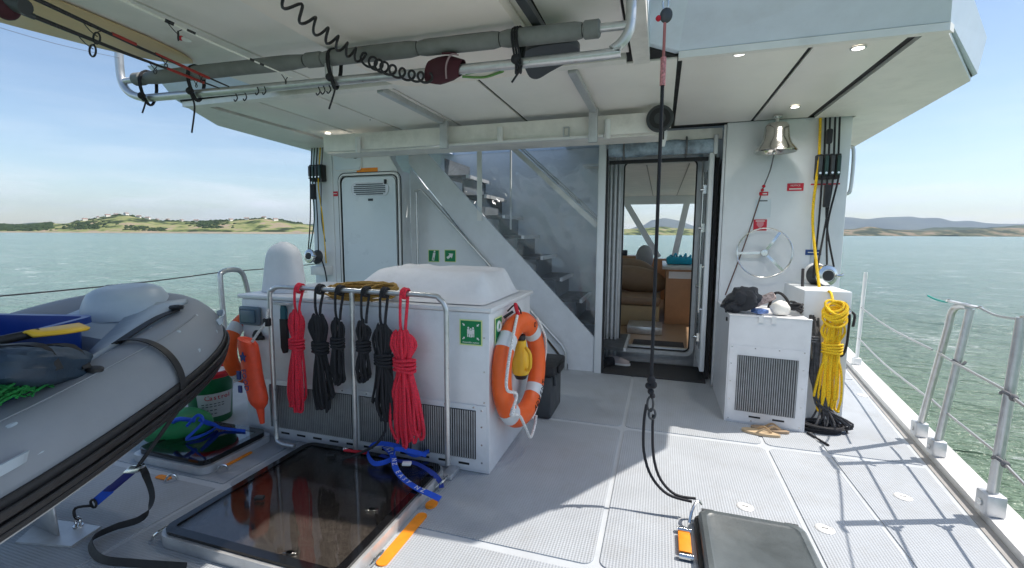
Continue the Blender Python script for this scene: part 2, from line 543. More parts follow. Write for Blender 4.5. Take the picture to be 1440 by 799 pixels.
def sea_material():
    mt = bpy.data.materials.new('harbour_water'); mt.use_nodes = True
    t = mt.node_tree; n = t.nodes; l = t.links
    b = n['Principled BSDF']; b.inputs['Roughness'].default_value = .16; b.inputs['IOR'].default_value = 1.33
    b.inputs['Specular IOR Level'].default_value = .4
    g = n.new('ShaderNodeNewGeometry')
    mp = n.new('ShaderNodeMapping'); mp.inputs['Rotation'].default_value = (0, 0, R(-25)); mp.inputs['Scale'].default_value = (.55, 1.5, 1)
    l.new(g.outputs['Position'], mp.inputs[0])

    def noi(s, d, src=mp, rough=.55):
        q = n.new('ShaderNodeTexNoise'); q.inputs['Scale'].default_value = s; q.inputs['Detail'].default_value = d
        q.inputs['Roughness'].default_value = rough
        l.new(src.outputs[0] if src is mp else g.outputs['Position'], q.inputs[0]); return q
    a = noi(1.1, 6, rough=.62); c = noi(.18, 3); d = noi(.012, 4, g); f = noi(6, 3)
    s = n.new('ShaderNodeMath'); s.operation = 'MULTIPLY_ADD'; s.inputs[1].default_value = 2.6; l.new(c.outputs[0], s.inputs[0]); l.new(a.outputs[0], s.inputs[2])
    bp = n.new('ShaderNodeBump'); bp.inputs['Distance'].default_value = .7; bp.inputs['Strength'].default_value = 1
    l.new(s.outputs[0], bp.inputs['Height']); 
    b2 = n.new('ShaderNodeBump'); b2.inputs['Distance'].default_value = .04; l.new(f.outputs[0], b2.inputs['Height']); l.new(bp.outputs[0], b2.inputs['Normal'])
    l.new(b2.outputs[0], b.inputs['Normal'])
    r1 = n.new('ShaderNodeValToRGB'); e = r1.color_ramp
    e.elements[0].position = .36; e.elements[0].color = (.145, .245, .215, 1)
    e.elements[1].position = .66; e.elements[1].color = (.215, .335, .305, 1)
    mixv = n.new('ShaderNodeMath'); mixv.operation = 'MULTIPLY_ADD'; mixv.inputs[1].default_value = .5
    l.new(a.outputs[0], mixv.inputs[0])
    h = n.new('ShaderNodeMath'); h.operation = 'MULTIPLY'; h.inputs[1].default_value = .5; l.new(d.outputs[0], h.inputs[0]); l.new(h.outputs[0], mixv.inputs[2])
    l.new(mixv.outputs[0], r1.inputs[0])
    # shallow olive water close round the boat
    vl = n.new('ShaderNodeVectorMath'); vl.operation = 'LENGTH'; l.new(g.outputs['Position'], vl.inputs[0])
    mr = n.new('ShaderNodeMapRange'); mr.inputs[1].default_value = 5; mr.inputs[2].default_value = 30; mr.inputs[3].default_value = .8; mr.inputs[4].default_value = 0
    l.new(vl.outputs['Value'], mr.inputs[0])
    m3 = n.new('ShaderNodeMix'); m3.data_type = 'RGBA'; m3.inputs[7].default_value = (.14, .205, .10, 1)
    l.new(mr.outputs[0], m3.inputs[0]); l.new(r1.outputs[0], m3.inputs[6])
    # foam flecks and sun sparkle, both painted white into the water colour
    ff = noi(4.2, 7, rough=.8)
    big = noi(.5, 4, g)
    fm = n.new('ShaderNodeMath'); fm.operation = 'MULTIPLY'; l.new(ff.outputs[0], fm.inputs[0]); l.new(big.outputs[0], fm.inputs[1])
    fr = n.new('ShaderNodeMapRange'); fr.inputs[1].default_value = .315; fr.inputs[2].default_value = .45; l.new(fm.outputs[0], fr.inputs[0])
    m4 = n.new('ShaderNodeMix'); m4.data_type = 'RGBA'; m4.inputs[7].default_value = (.80, .83, .82, 1)
    l.new(fr.outputs[0], m4.inputs[0]); l.new(m3.outputs[2], m4.inputs[6])
    l.new(m4.outputs[2], b.inputs['Base Color'])
    return mt


bm = bmesh.new()
vsr = []
rad = [0, 30, 120, 500, 2000, 8000, 26000]
c0 = bm.verts.new((0, 0, SEA)); prev = None
for r_ in rad[1:]:
    ring = [bm.verts.new((r_*math.cos(2*PI*k/48), r_*math.sin(2*PI*k/48), SEA)) for k in range(48)]
    for k in range(48):
        if prev is None: bm.faces.new((c0, ring[k], ring[(k+1) % 48]))
        else: bm.faces.new((prev[k], ring[k], ring[(k+1) % 48], prev[(k+1) % 48]))
    prev = ring
struct('sea', bm, sea_material(), sm=False)


def land_material(name, cols, scale, dots=None):
    mt = bpy.data.materials.new(name); mt.use_nodes = True
    t = mt.node_tree; n = t.nodes; l = t.links
    b = n['Principled BSDF']; b.inputs['Roughness'].default_value = .95; b.inputs['Specular IOR Level'].default_value = .1
    g = n.new('ShaderNodeNewGeometry')
    q = n.new('ShaderNodeTexNoise'); q.inputs['Scale'].default_value = scale; q.inputs['Detail'].default_value = 5; q.inputs['Roughness'].default_value = .65
    l.new(g.outputs['Position'], q.inputs[0])
    r_ = n.new('ShaderNodeValToRGB'); r_.color_ramp.interpolation = 'LINEAR'
    e = r_.color_ramp.elements
    for i, (p, c) in enumerate(cols):
        if i < 2: el = e[i]; el.position = p
        else: el = e.new(p)
        el.color = (*c, 1)
    l.new(q.outputs[0], r_.inputs[0]); l.new(r_.outputs[0], b.inputs['Base Color'])
    return mt


def skyline(name, D, prof, m, depth, rough, seedv, base_y=None, nrow=14, step=2.0, px_off=0):
    """land seen as a skyline at distance D: prof = (photo column, skyline row)"""
    bm = bmesh.new()
    x0, x1 = prof[0][0], prof[-1][0]
    cols = int((x1-x0)/step)+1
    grid = []
    for i in range(cols+1):
        px = x0+(x1-x0)*i/cols
        for (a, ya), (b, yb) in zip(prof, prof[1:]):
            if a <= px <= b:
                t = (px-a)/(b-a); t = t*t*(3-2*t); py = ya+(yb-ya)*t; break
        d = fwd+(px-720)/F*rt; d.z = 0; 
        hyp = 1/d.normalized().dot(Vector((fwd.x, fwd.y, 0)).normalized())
        d.normalize()
        hz = 327.3+(px-384)*.00467
        top = (hz-py)/F*(D+depth*.55)/hyp+EYE
        row = []
        for j in range(nrow+1):
            s = j/nrow
            dist = D*hyp+depth*s+ (noise.noise((px*.02, seedv, 3))*depth*.10 if j == 0 else 0)
            prof_h = math.sin(min(s/.55, 1)*PI/2)**1.15 if s < .55 else math.cos((s-.55)/.45*PI/2)
            n_ = noise.noise((d.x*dist*rough, d.y*dist*rough, seedv))+.5*noise.noise((d.x*dist*rough*2.3, d.y*dist*rough*2.3, seedv+5))
            z = SEA-.3+(top-SEA)*prof_h*(1+.22*n_*(1-abs(s-.55)*1.2))
            row.append(bm.verts.new((d.x*dist, d.y*dist, max(z, SEA-1))))
        grid.append(row)
    for i in range(cols):
        for j in range(nrow):
            bm.faces.new((grid[i][j], grid[i+1][j], grid[i+1][j+1], grid[i][j+1]))
    o = struct(name, bm, m)
    return o


pasture = land_material('pasture_and_scrub', [(.40, (.035, .050, .022)), (.455, (.10, .13, .05)), (.50, (.21, .24, .09)), (.56, (.27, .27, .12)), (.61, (.33, .26, .19))], .017)
scrub = land_material('scrubby_shore', [(.42, (.035, .05, .03)), (.50, (.11, .12, .065)), (.58, (.28, .22, .15))], .009)
forest = land_material('far_forest', [(.42, (.018, .035, .022)), (.50, (.05, .075, .04)), (.58, (.10, .12, .07))], .010)
ridge_m = land_material('far_ridge', [(.42, (.035, .05, .045)), (.58, (.08, .095, .07))], .0012)
LH = [(-40, 311), (0, 311), (40, 313), (75, 309), (100, 311), (125, 306), (160, 301), (185, 300), (205, 303), (230, 307), (270, 309), (300, 309), (330, 308), (352, 307), (372, 306), (395, 309), (420, 313), (450, 317), (520, 318)]
skyline('left_hill', 1250, LH, pasture, 620, .004, 2.1)
skyline('far_left_hill', 5200, [(-40, 316), (20, 312), (60, 309), (120, 314), (300, 315), (430, 314), (480, 311), (560, 313), (620, 318)], forest, 1500, .0012, 9.4)
skyline('right_shore', 2600, [(1000, 319), (1130, 320), (1190, 321), (1215, 316), (1240, 319), (1290, 322), (1330, 321), (1380, 318), (1440, 317), (1480, 316)], scrub, 700, .004, 4.4)
skyline('right_forest_hill', 4200, [(1180, 323), (1280, 322), (1310, 316), (1340, 314), (1370, 315), (1400, 314), (1425, 311), (1440, 311), (1500, 311)], forest, 1200, .003, 6.4)
skyline('far_ridge', 11500, [(800, 318), (880, 322), (900, 316), (915, 308), (930, 306), (950, 309), (975, 315), (1010, 310), (1100, 306), (1186, 302), (1210, 303), (1240, 300), (1270, 301), (1285, 303), (1310, 302), (1330, 304), (1350, 302), (1380, 305), (1420, 306), (1460, 309), (1520, 310)], ridge_m, 3500, .0006, 1.3)
skyline('forward_shore', 1900, [(800, 322), (880, 322), (900, 321), (925, 318), (950, 321), (1000, 323), (1040, 324)], pasture, 500, .004, 12.3)
skyline('beach', 1230, [(-40, 325.2), (200, 325.4), (450, 326.2), (520, 326.4)], mat('beach_sand', (.30, .25, .18), .9, scale=.02, var=.2), 60, .01, 3.3, nrow=4)


from mathutils.bvhtree import BVHTree
LHO = bpy.data.objects['left_hill']
BV = BVHTree.FromPolygons([v.co+LHO.location for v in LHO.data.vertices], [tuple(p.vertices) for p in LHO.data.polygons])


def ground(x, y):
    h = BV.ray_cast(Vector((x, y, 900)), Vector((0, 0, -1)))[0]
    return h.z if h is not None else SEA


def far_trees():
    bm = bmesh.new(); rnd = random.Random(3)
    spots = []
    for i in range(1300): spots.append((rnd.uniform(-10, 82), 1290+rnd.random()*300, rnd.uniform(3, 7)))
    for i in range(190): spots.append((rnd.gauss(128, 14), 1300+rnd.random()*120, rnd.uniform(3, 5)))
    for i in range(170): spots.append((rnd.uniform(180, 240), 1280+rnd.random()*50, rnd.uniform(2, 4)))
    for i in range(130): spots.append((rnd.gauss(300, 10), 1330+rnd.random()*120, rnd.uniform(3, 6)))
    for i in range(420): spots.append((rnd.uniform(110, 430), 1480+rnd.random()*110, rnd.uniform(2.5, 7)))
    for i in range(30): spots.append((rnd.gauss(186, 8), 1560+rnd.random()*60, rnd.uniform(3, 6)))
    for px, D, s in spots:
        d = fwd+(px-720)/F*rt; d.z = 0
        hyp = 1/d.normalized().dot(Vector((fwd.x, fwd.y, 0)).normalized()); d.normalize()
        fr = (D-1250)/620
        for (a, ya), (b, yb) in zip(LH, LH[1:]):
            if a <= px <= b: py = ya+(yb-ya)*(px-a)/(b-a); break
        top = (327-py)/F*(1250+341)/hyp
        z = ground(d.x*D*hyp, d.y*D*hyp)-s*.3
        s *= .80; r = bmesh.ops.create_icosphere(bm, subdivisions=1, radius=s)
        for v in r['verts']: v.co = Vector((v.co.x*1.3*rnd.uniform(.8, 1.2), v.co.y*1.3, v.co.z*rnd.uniform(.7, 1.1)))+Vector((d.x*D*hyp, d.y*D*hyp, z+s*.4))
    o = obj('far_wood', bm, land_material('tree_clumps', [(.35, (.018, .032, .016)), (.65, (.055, .085, .035))], .08), sm=False)
    o['kind'] = 'stuff'; o['label'] = 'dark trees scattered along the shore and hillside across the water'


far_trees()
wall_w = mat('far_house_wall', (.72, .70, .66), .8); roof_w = mat('far_house_roof', (.28, .17, .14), .8)
rnd = random.Random(11)
for i, (px, D) in enumerate([(128, 1480), (146, 1500), (160, 1470), (172, 1520), (186, 1490), (203, 1500), (215, 1480), (228, 1510), (243, 1500), (262, 1520), (282, 1500), (330, 1480), (352, 1500), (376, 1500), (392, 1470)]):
    d = fwd+(px-720)/F*rt; d.z = 0
    hyp = 1/d.normalized().dot(Vector((fwd.x, fwd.y, 0)).normalized()); d.normalize()
    fr = (D-1250)/620
    for (a, ya), (b, yb) in zip(LH, LH[1:]):
        if a <= px <= b: py = ya+(yb-ya)*(px-a)/(b-a); break
    top = (327-py)/F*(1250+341)/hyp
    z = ground(d.x*D*hyp, d.y*D*hyp)
    p = Vector((d.x*D*hyp, d.y*D*hyp, z)); a = rnd.uniform(0, 3)
    t = thing('house', 'small pale house on the hillside across the water', 'house', p, 'houses on the far hillside')
    b = bmesh.new(); box(b, p+Vector((0, 0, 2)), (rnd.uniform(9, 15), 7, 6), a); obj('wall', b, wall_w, t, sm=False)
    b = prism([(-4.2, 0), (4.2, 0), (0, 2.6)], 'X', -7, 7); b.transform(Matrix.Translation(p+Vector((0, 0, 5.02))) @ Matrix.Rotation(a, 4, 'Z')); obj('roof', b, roof_w, t, sm=False)
p = P(1297, 331.5, Z=SEA)*1; d = p.normalized(); d = Vector((d.x, d.y, 0)).normalized()*700
bm = bmesh.new(); cyl(bm, (d.x, d.y, SEA), (d.x, d.y, SEA+3.4), .35, 8); box(bm, (d.x, d.y, SEA+3.6), (1.1, 1.1, .9))
tag(obj('channel_marker', bm, blackgap), 'thin dark channel marker post standing far out in the water', 'marker post')


def edgeR(y): return 1.69+(y-2.7)*.136


def edgeL(y): return -2.40-edgeR(y)


YA, YF = -.6, 13
bm = prism([(edgeR(YA)+.17, YA), (edgeR(YF)+.17, YF), (edgeL(YF)-.17, YF), (edgeL(YA)-.17, YA)], 'Z', -1.0, -.012)
struct('hull', bm, toe_m, sm=False)
bm = prism([(edgeR(YA), YA), (edgeR(YF), YF), (edgeL(YF), YF), (edgeL(YA), YA)], 'Z', -.012, -.004)
struct('deck', bm, deck_plain, sm=False)
for nm, ed, s in (('toe_rail', edgeR, 1), ('toe_rail', edgeL, -1)):
    bm = prism([(ed(YA)+s*.005, YA), (ed(YF)+s*.005, YF), (ed(YF)+s*.165, YF), (ed(YA)+s*.165, YA)][::s], 'Z', -.02, .045)
    struct(nm, bm, toe_m, sm=False)
    bm = prism([(ed(YA)-s*.045, YA), (ed(YF)-s*.045, YF), (ed(YF)+s*.004, YF), (ed(YA)+s*.004, YA)][::s], 'Z', -.004, .001)
    struct('scupper', bm, channel_m, sm=False)


def tread(x0, x1, y0, y1, xf=None):
    """anti-slip sheet; xf gives a slanted outer side"""
    n = 1
    if xf is None: poly = rrect(x0, x1, y0, y1, .05)
    else: poly = [(x0, y0), (xf(y0), y0), (xf(y1), y1), (x0, y1)] if xf is not edgeLt else [(xf(y0), y0), (x1, y0), (x1, y1), (xf(y1), y1)]
    struct('deck_tread', prism(poly, 'Z', -.004, .002), deck_tread, sm=False)


def edgeRt(y): return edgeR(y)-.075


def edgeLt(y): return edgeL(y)+.075


g = .03
rows = [(-.5, .62), (.65, 1.98), (2.01, 2.33+.0), (2.36, 3.66), (3.69, 5.05)]
rows = [(-.5, .62), (.65, 2.0), (2.03, 3.66), (3.69, 5.72)]
cols = [(-2.5, -1.27), (-1.24, -.25), (-.22, .775), (.805, 1.18)]
for y0, y1 in rows:
    for x0, x1 in cols: tread(x0, x1, y0+.012, y1-.012)
    tread(1.205, 0, y0+.012, y1-.012, edgeRt)
    tread(0, -2.53, y0+.012, y1-.012, edgeLt)
tread(1.66, 0, 5.75, 12.8, edgeRt)
tread(0, -3.95, 5.75, 12.8, edgeLt)
for px, py in ((1048, 713), (1160, 744), (1270, 699), (1213, 556)):
    p = P(px, py, Z=.002)
    c = thing('deck_fitting', {1048: 'round steel deck filler cap with dark slot behind the black hatch', 1160: 'round steel deck cap set in the grey deck right of the black hatch', 1270: 'round steel deck cap nearest the rail shadow lines', 1213: 'small oval deck cap beside the toe rail behind the cabin locker'}[px], 'deck cap', (p.x, p.y, .002))
    obj('ring', lathe([(.0, .005), (.034, .005), (.036, .003), (.038, .007), (.046, .002)], 24, Matrix.Translation(p)), white, c)
    b = bmesh.new(); box(b, p+Vector((0, 0, .0055)), (.03, .005, .002)); obj('slot', b, black, c)

# ================================================================== DECKHOUSE
CAB = thing('cabin', 'pale grey painted aluminium deckhouse with wide overhanging roof and open aft doorway', 'deckhouse', (-1.1, 5.5, 0))
YW = 4.98
# right bulkhead and column
obj('bulkhead_wall', bx(.565, 1.34, YW, YW+.13, 0, 2.62, bev=.012), paint, CAB)
obj('column', bx(1.343, 1.60, YW+.02, YW+.3, 0, 2.62, bev=.01), paint, CAB)
obj('bulkhead_wall', bx(.565, .62, YW+.132, 5.70, 0, 2.62), paint, CAB)
obj('side_wall', bx(1.50, 1.598, YW+.302, 12.2, 0, 1.25), paint, CAB)
obj('side_wall', bx(-4.2, -4.12, 5.21, 12.2, 0, 1.25), paint, CAB)
b = bx(.556, .566, YW+.01, YW+.03, 0, 2.6)
obj('edge_trim', bx(.540, .562, YW-.004, YW+.02, .02, 2.60), bare, CAB)
# left bulkhead with the locker door
YB = 4.95
pl = [(-3.95, 0), (-3.03, 0), (-3.03, 2.30), (-3.12, 2.44), (-3.12, 2.62), (-3.95, 2.62)]
obj('bulkhead_wall', prism(pl, 'Y', YB, YB+.12), paint, CAB)
obj('return_wall', bx(-3.10, -3.032, YB+.122, 5.24, 0, 2.30), paint, CAB)
obj('column', bx(-4.27, -3.955, 4.935, 5.20, 0, 2.618, bev=.01), paint, CAB)
# wall under the staircase (cut to its slope) and the wall behind
obj('stair_wall', prism([(-3.03, 0), (-1.0, 0), (-2.96, 2.30), (-3.03, 2.36)], 'Y', 5.24, 5.27), paint, CAB)
obj('stairwell_wall', bx(-3.0, -.66, 6.06, 6.12, 0, 2.84), paint, CAB)
obj('door_wall', prism([(-.66, 0), (-.66, 2.62), (.565, 2.62), (.565, 0), (.42, 0), (.42, 2.46), (-.50, 2.46), (-.50, 0)], 'Y', 5.72, 5.80), paint, CAB)
obj('sill', bx(-.50, .42, 5.73, 5.80, 0, .20, bev=.01), bare, CAB)
obj('door_frame', ringplate(-.49, .41, .13, 2.44, .10, .045, 'Y', 5.66, 5.74), bare, CAB)
obj('door_seal', ringplate(-.447, .367, .173, 2.397, .07, .018, 'Y', 5.69, 5.70), black, CAB)
obj('door_post', bx(-.665, -.585, 5.10, 5.16, 0, 2.55, bev=.006), paint, CAB)
obj('jamb_wall', bx(-.655, -.605, 5.165, 5.715, 0, 2.55), paint, CAB)
b = bmesh.new()
for k, (dx, r_) in enumerate(((0, .018), (.05, .022), (.095, .015))): cyl(b, (-.578+dx, 5.62, .02), (-.578+dx, 5.62, 2.45), r_, 12)
obj('curtain_track', b, bare, CAB)
obj('black_trim', bx(-.583, -.560, 5.105, 5.13, 0, 2.45), black, CAB)
obj('header', bx(-.58, .54, 5.10, 5.16, 2.50, 2.60), beam_m, CAB)
obj('black_trim', bx(.50, .535, 5.20, 5.70, .02, 2.33), black, CAB)
obj('black_trim', bx(-.56, .50, 5.16, 5.20, 2.30, 2.335), black, CAB)
# roof
YR = 3.06
def slab(bot, top, z0, z1):
    bm = bmesh.new(); A = [bm.verts.new((x, y, z0)) for x, y in bot]; B = [bm.verts.new((x, y, z1)) for x, y in top]; n = len(bot)
    bm.faces.new(A[::-1]); bm.faces.new(B)
    for i in range(n): bm.faces.new((A[i], A[(i+1) % n], B[(i+1) % n], B[i]))
    return bm


WX0, WX1, WY0, WY1 = -2.80, -1.20, 5.36, 6.05      # opening over the staircase
obj('roof', slab([(-.10, .4), (-.10, 2.90), (.06, 3.06), (1.37, 3.06), (2.00, 4.07), (2.115, WY0), (-4.42, WY0), (-4.28, 3.60), (-3.87, 2.92), (-2.90, 2.92), (-2.90, .4)],
                 [(-.10, .4), (-.10, 2.45), (.10, 2.62), (1.21, 2.72), (1.98, 3.97), (2.14, WY0), (-4.46, WY0), (-4.30, 3.40), (-3.87, 2.72), (-2.90, 2.72), (-2.90, .4)], 2.642, 2.84), [fascia_m], CAB, sm=False)
obj('roof', prism([(WX1, WY0+.001), (2.115, WY0+.001), (2.19, 6.66), (2.19, WY1+.62), (WX1, WY1+.62)][:3]+[(WX1, 6.66)], 'Z', 2.642, 2.839), [fascia_m], CAB, sm=False)
obj('roof', prism([(-4.42, WY0+.001), (WX0, WY0+.001), (WX0, 6.66), (-4.5, 6.66)], 'Z', 2.642, 2.839), [fascia_m], CAB, sm=False)
obj('roof', prism([(WX0+.001, WY1), (WX1-.001, WY1), (WX1-.001, 6.66), (WX0+.001, 6.66)], 'Z', 2.642, 2.839), [fascia_m], CAB, sm=False)
obj('roof', prism([(-4.5, 6.661), (2.19, 6.661), (2.4, 12.6), (-4.66, 12.6)], 'Z', 2.642, 2.839), [fascia_m], CAB, sm=False)
bm = prism([(-.12, .45), (-.12, 2.93), (.04, 3.10), (1.36, 3.10), (1.98, 4.09), (2.09, 5.16), (-4.38, 5.16), (-4.25, 3.62), (-3.85, 2.95), (-2.88, 2.95), (-2.88, .45)], 'Z', 2.632, 2.641)
obj('roof_underlay', bm, blackgap, CAB, sm=False)
pan = [(-3.66, -3.21), (-3.185, -2.62), (-2.60, -1.95), (-1.93, -1.275), (-1.25, -.60), (-.59, .055), (.085, .765), (.79, 1.235)]
for i, (a, c) in enumerate(pan):
    y1 = 4.97 if a > 0 else (4.93 if a < -3.1 else 5.08)
    obj('ceiling_panel', bx(a, c, YR+.06, y1, 2.618, 2.632, bev=.003), ceil_m, CAB)
obj('ceiling_panel', prism([(1.285, 3.12), (1.38, 3.10), (1.98, 4.10), (2.165, 6.66), (1.61, 6.66), (1.61, 4.97), (1.285, 4.97)], 'Z', 2.606, 2.631), ceil_edge, CAB, sm=False)
obj('ceiling_panel', prism([(-3.70, 3.0), (-3.70, 4.93), (-4.28, 4.93), (-4.28, 6.6), (-4.42, 6.6), (-4.38, 5.1), (-4.24, 3.62), (-3.85, 2.98)][::-1], 'Z', 2.606, 2.631), ceil_edge, CAB, sm=False)
# rim lip under the aft fascia
obj('roof_lip', prism([(.06, 3.063), (1.372, 3.063), (1.41, 3.11), (.06, 3.11)], 'Z', 2.60, 2.64), ceil_edge, CAB, sm=False)
obj('roof_lip', bx(-3.84, -.24, 2.96, 3.04, 2.59, 2.631), beam_m, CAB)
obj('roof_beam', bx(-.20, -.105, .45, 3.05, 2.585, 2.80), beam_m, CAB)
# underside of the aft extension
obj('ceiling_panel', bx(-2.35, -1.70, .5, 2.92, 2.615, 2.632), ceil_m, CAB)
obj('ceiling_panel', bx(-1.68, -.62, .5, 2.92, 2.615, 2.632), ceil_m, CAB)
obj('ceiling_panel', bx(-.60, -.22, .5, 2.92, 2.615, 2.632), ceil_m, CAB)
obj('ceiling_panel', prism([(-2.87, .5), (-2.37, .5), (-2.37, 2.92), (-2.87, 2.92)], 'Z', 2.615, 2.632), ceil_edge, CAB, sm=False)
for px, py in ((1207, 67), (1118, 150), (387, 135), (490, 126), (461, 187), (1040, 75)):
    p = P(px, py, Z=2.613)
    lt = obj('downlight', lathe([(.040, 0), (.040, .006), (.030, .007), (.030, 0)], 20, Matrix.Translation((p.x, p.y, 2.608))), steel, CAB)
    obj('lens', lathe([(0, 0), (.030, 0), (.030, .003), (0, .003)], 20, Matrix.Translation((p.x, p.y, 2.607))), lamp_m, lt)
    sp_l = bpy.data.lights.new('downlight_lamp', 'SPOT'); sp_l.energy = {461: 4, 1118: 8}.get(px, 24); sp_l.spot_size = R(165); sp_l.spot_blend = 1; sp_l.shadow_soft_size = .06; sp_l.color = (1, .97, .92)
    so_l = bpy.data.objects.new('downlight_lamp', sp_l); COL.objects.link(so_l); so_l.location = (p.x, p.y, 2.60)
# gantry beam carried on hangers under the ceiling
GB = thing('gantry_beam', 'long pale box beam slung athwartships under the roof above the staircase', 'beam', (-1.7, 4.25, 2.38))
obj('web', bx(-3.42, -.02, 4.15, 4.20, 2.40, 2.565, bev=.004), beam_m, GB)
obj('flange', bx(-3.42, -.02, 4.204, 4.50, 2.385, 2.40), beam_m, GB)
obj('rail', bx(-2.0, -.50, 4.10, 4.15, 2.375, 2.395), white, GB)
for x, w_, z0, z1 in ((-1.985, .075, 2.35, 2.60), (-.585, .075, 2.33, 2.612)):
    obj('hanger', bx(x-w_/2, x+w_/2, 4.055, 4.097, z0, z1, bev=.003), bare, GB)
for x in (-2.97, -1.44, -.47):
    b = bmesh.new(); cyl(b, (x, 4.12, 2.36 if x != -1.44 else 2.38), (x, 4.12, 2.52), .028, 14); obj('peg', b, white, GB)
obj('bracket', ringplate(-.86, -.80, 2.40, 2.49, .008, .012, 'Y', 4.135, 4.149), bare, GB)
for x0, xm in ((-2.03, -1.99), (-.61, -.57)):
    tag(obj('ceiling_rail', bx(x0-.0, x0+.055, 3.06, 4.05, 2.575, 2.6165, bev=.003), bare),
        'bare metal rail under the ceiling running fore and aft, ' + ('left one, near the downlights' if x0 < -1 else 'right one, behind the black fin'), 'rail')
# locker door, small hatch
def dp(x0, x1, z0, z1): return x0*1.088, x1*1.088, z0*1.088-.136, z1*1.088-.136
LD = obj('locker_door', prism(rrect(*dp(-3.50, -2.80, .30, 2.17), .07), 'Y', YB-.025, YB-.001), paint_door, CAB)
obj('door_gasket', ringplate(*dp(-3.548, -2.752, .25, 2.218), .09, .022, 'Y', YB-.022, YB-.0005), white, LD)
obj('gasket_line', ringplate(*dp(-3.522, -2.778, .273, 2.193), .08, .007, 'Y', YB-.024, YB-.0005), blackgap, LD)
obj('gasket_line', ringplate(*dp(-3.562, -2.738, .236, 2.232), .10, .006, 'Y', YB-.012, YB-.0005), blackgap, LD)
va = dp(-3.37, -2.885, 1.965, 2.115)
vt = obj('vent', prism(rrect(*va, .07), 'Y', YB-.033, YB-.026), bare, LD)
b = bmesh.new()
for k in range(6): box(b, ((va[0]+va[1])/2, YB-.037, va[2]+.022+k*.0235), (.44-(.06 if k in (0, 5) else 0), .010, .010), M=Matrix.Rotation(R(30), 4, 'X'))
obj('louvre', b, mat('vent_dark', (.15, .17, .19), .4, .5), vt)
q = dp(-3.15, -3.09, 1.91, 1.935); obj('name_plate', bx(q[0], q[1], YB-.033, YB-.026, q[2], q[3]), dark_sign, LD)
q = dp(-2.89, -2.89, 1.13, 1.13)
h = obj('latch', lathe([(0, 0), (.046, 0), (.046, .012), (.03, .016), (0, .016)], 20, axisM((q[0], YB-.026, q[2]), (0, -1, 0))), black, LD)
obj('latch_key', bx(q[0]-.018, q[0]+.018, YB-.05, YB-.042, q[2]-.008, q[2]+.010), steel, h)
q = dp(-2.93, -2.91, 2.09, 2.14); obj('hook', bx(q[0], q[1], YB-.05, YB-.026, q[2], q[3]), black, LD)
SH = obj('small_hatch', prism(rrect(-3.92, -3.53, 2.33, 2.60, .05), 'Y', YB-.02, YB-.001), paint_door, CAB)
obj('door_gasket', ringplate(-3.93, -3.515, 2.315, 2.61, .06, .014, 'Y', YB-.017, YB-.0005), white, SH)
h = obj('latch', lathe([(0, 0), (.044, 0), (.044, .012), (0, .014)], 20, axisM((-3.60, YB-.021, 2.50), (0, -1, 0))), black, SH)
obj('latch_key', bx(-3.622, -3.575, YB-.044, YB-.036, 2.49, 2.505), steel, h)
# ---- open entrance door leaf, hinged on the right jamb and swung out
ED = obj('entrance_door', bx(.43, .478, 5.06, 5.70, .13, 2.36, bev=.012), paint, CAB)
obj('glazing', bx(.424, .4295, 5.16, 5.60, .35, 2.2), clear_mat('door_glass', tint=(.5, .6, .62), gl=.12), ED)
b = bmesh.new(); cyl(b, (.40, 5.10, .75), (.40, 5.10, 1.25), .014, 10); cyl(b, (.40, 5.10, .78), (.43, 5.10, .78), .012, 8); cyl(b, (.40, 5.10, 1.22), (.43, 5.10, 1.22), .012, 8)
obj('door_handle', b, steel, ED)
for z in (.45, 1.0, 1.62, 2.02):
    b = bmesh.new(); cyl(b, (.375, 5.30, z), (.43, 5.30, z), .016, 10); box(b, (.418, 5.30, z), (.02, .05, .09)); obj('dog', b, steel, ED)
b = bmesh.new(); cyl(b, (.405, 5.30, .3), (.405, 5.30, 2.2), .008, 8); obj('lock_rod', b, steel, ED)
obj('door_foot', bx(.478, .50, 5.3, 5.45, .12, .17), steel, ED)
# ---- inside the cabin
obj('cabin_floor', bx(-3.8, 1.5, 5.81, 12.1, -.003, .13), mat('cabin_sole', (.40, .27, .17), .35, var=.12, scale=5), CAB)
obj('cabin_ceiling', bx(-.95, 1.5, 5.82, 10.6, 2.38, 2.41), mat('headlining', (.86, .84, .80), .6), CAB)
for x in (-.2, .28): obj('ceiling_seam', bx(x, x+.012, 5.9, 10.5, 2.372, 2.3795), mat('seam_grey', (.35, .34, .32), .6), CAB)
obj('partition', bx(-.95, -.90, 6.13, 12.1, .131, 2.379), paint, CAB)
obj('front_sill', bx(-.9, 1.5, 10.6, 10.9, .131, 1.02), orange_w, CAB)
obj('front_header', bx(-3.9, 1.5, 10.605, 10.7, P(925, 287, Y=10.6).z, 2.45), paint, CAB)
for a, c in ((P(882, 288, Y=10.3), P(916, 345, Y=10.3)), (P(966, 285, Y=10.3), P(952, 345, Y=10.3))):
    b = bmesh.new(); d = (c-a).normalized(); e1 = c+d*.3; s1 = a-d*.1
    strap(b, [s1, e1], .12, .06, (1, 0, 0)); obj('window_mullion', b, paint, CAB)
obj('side_window_frame', bx(1.44, 1.499, 5.9, 10.6, .131, 1.25), orange_w, CAB)
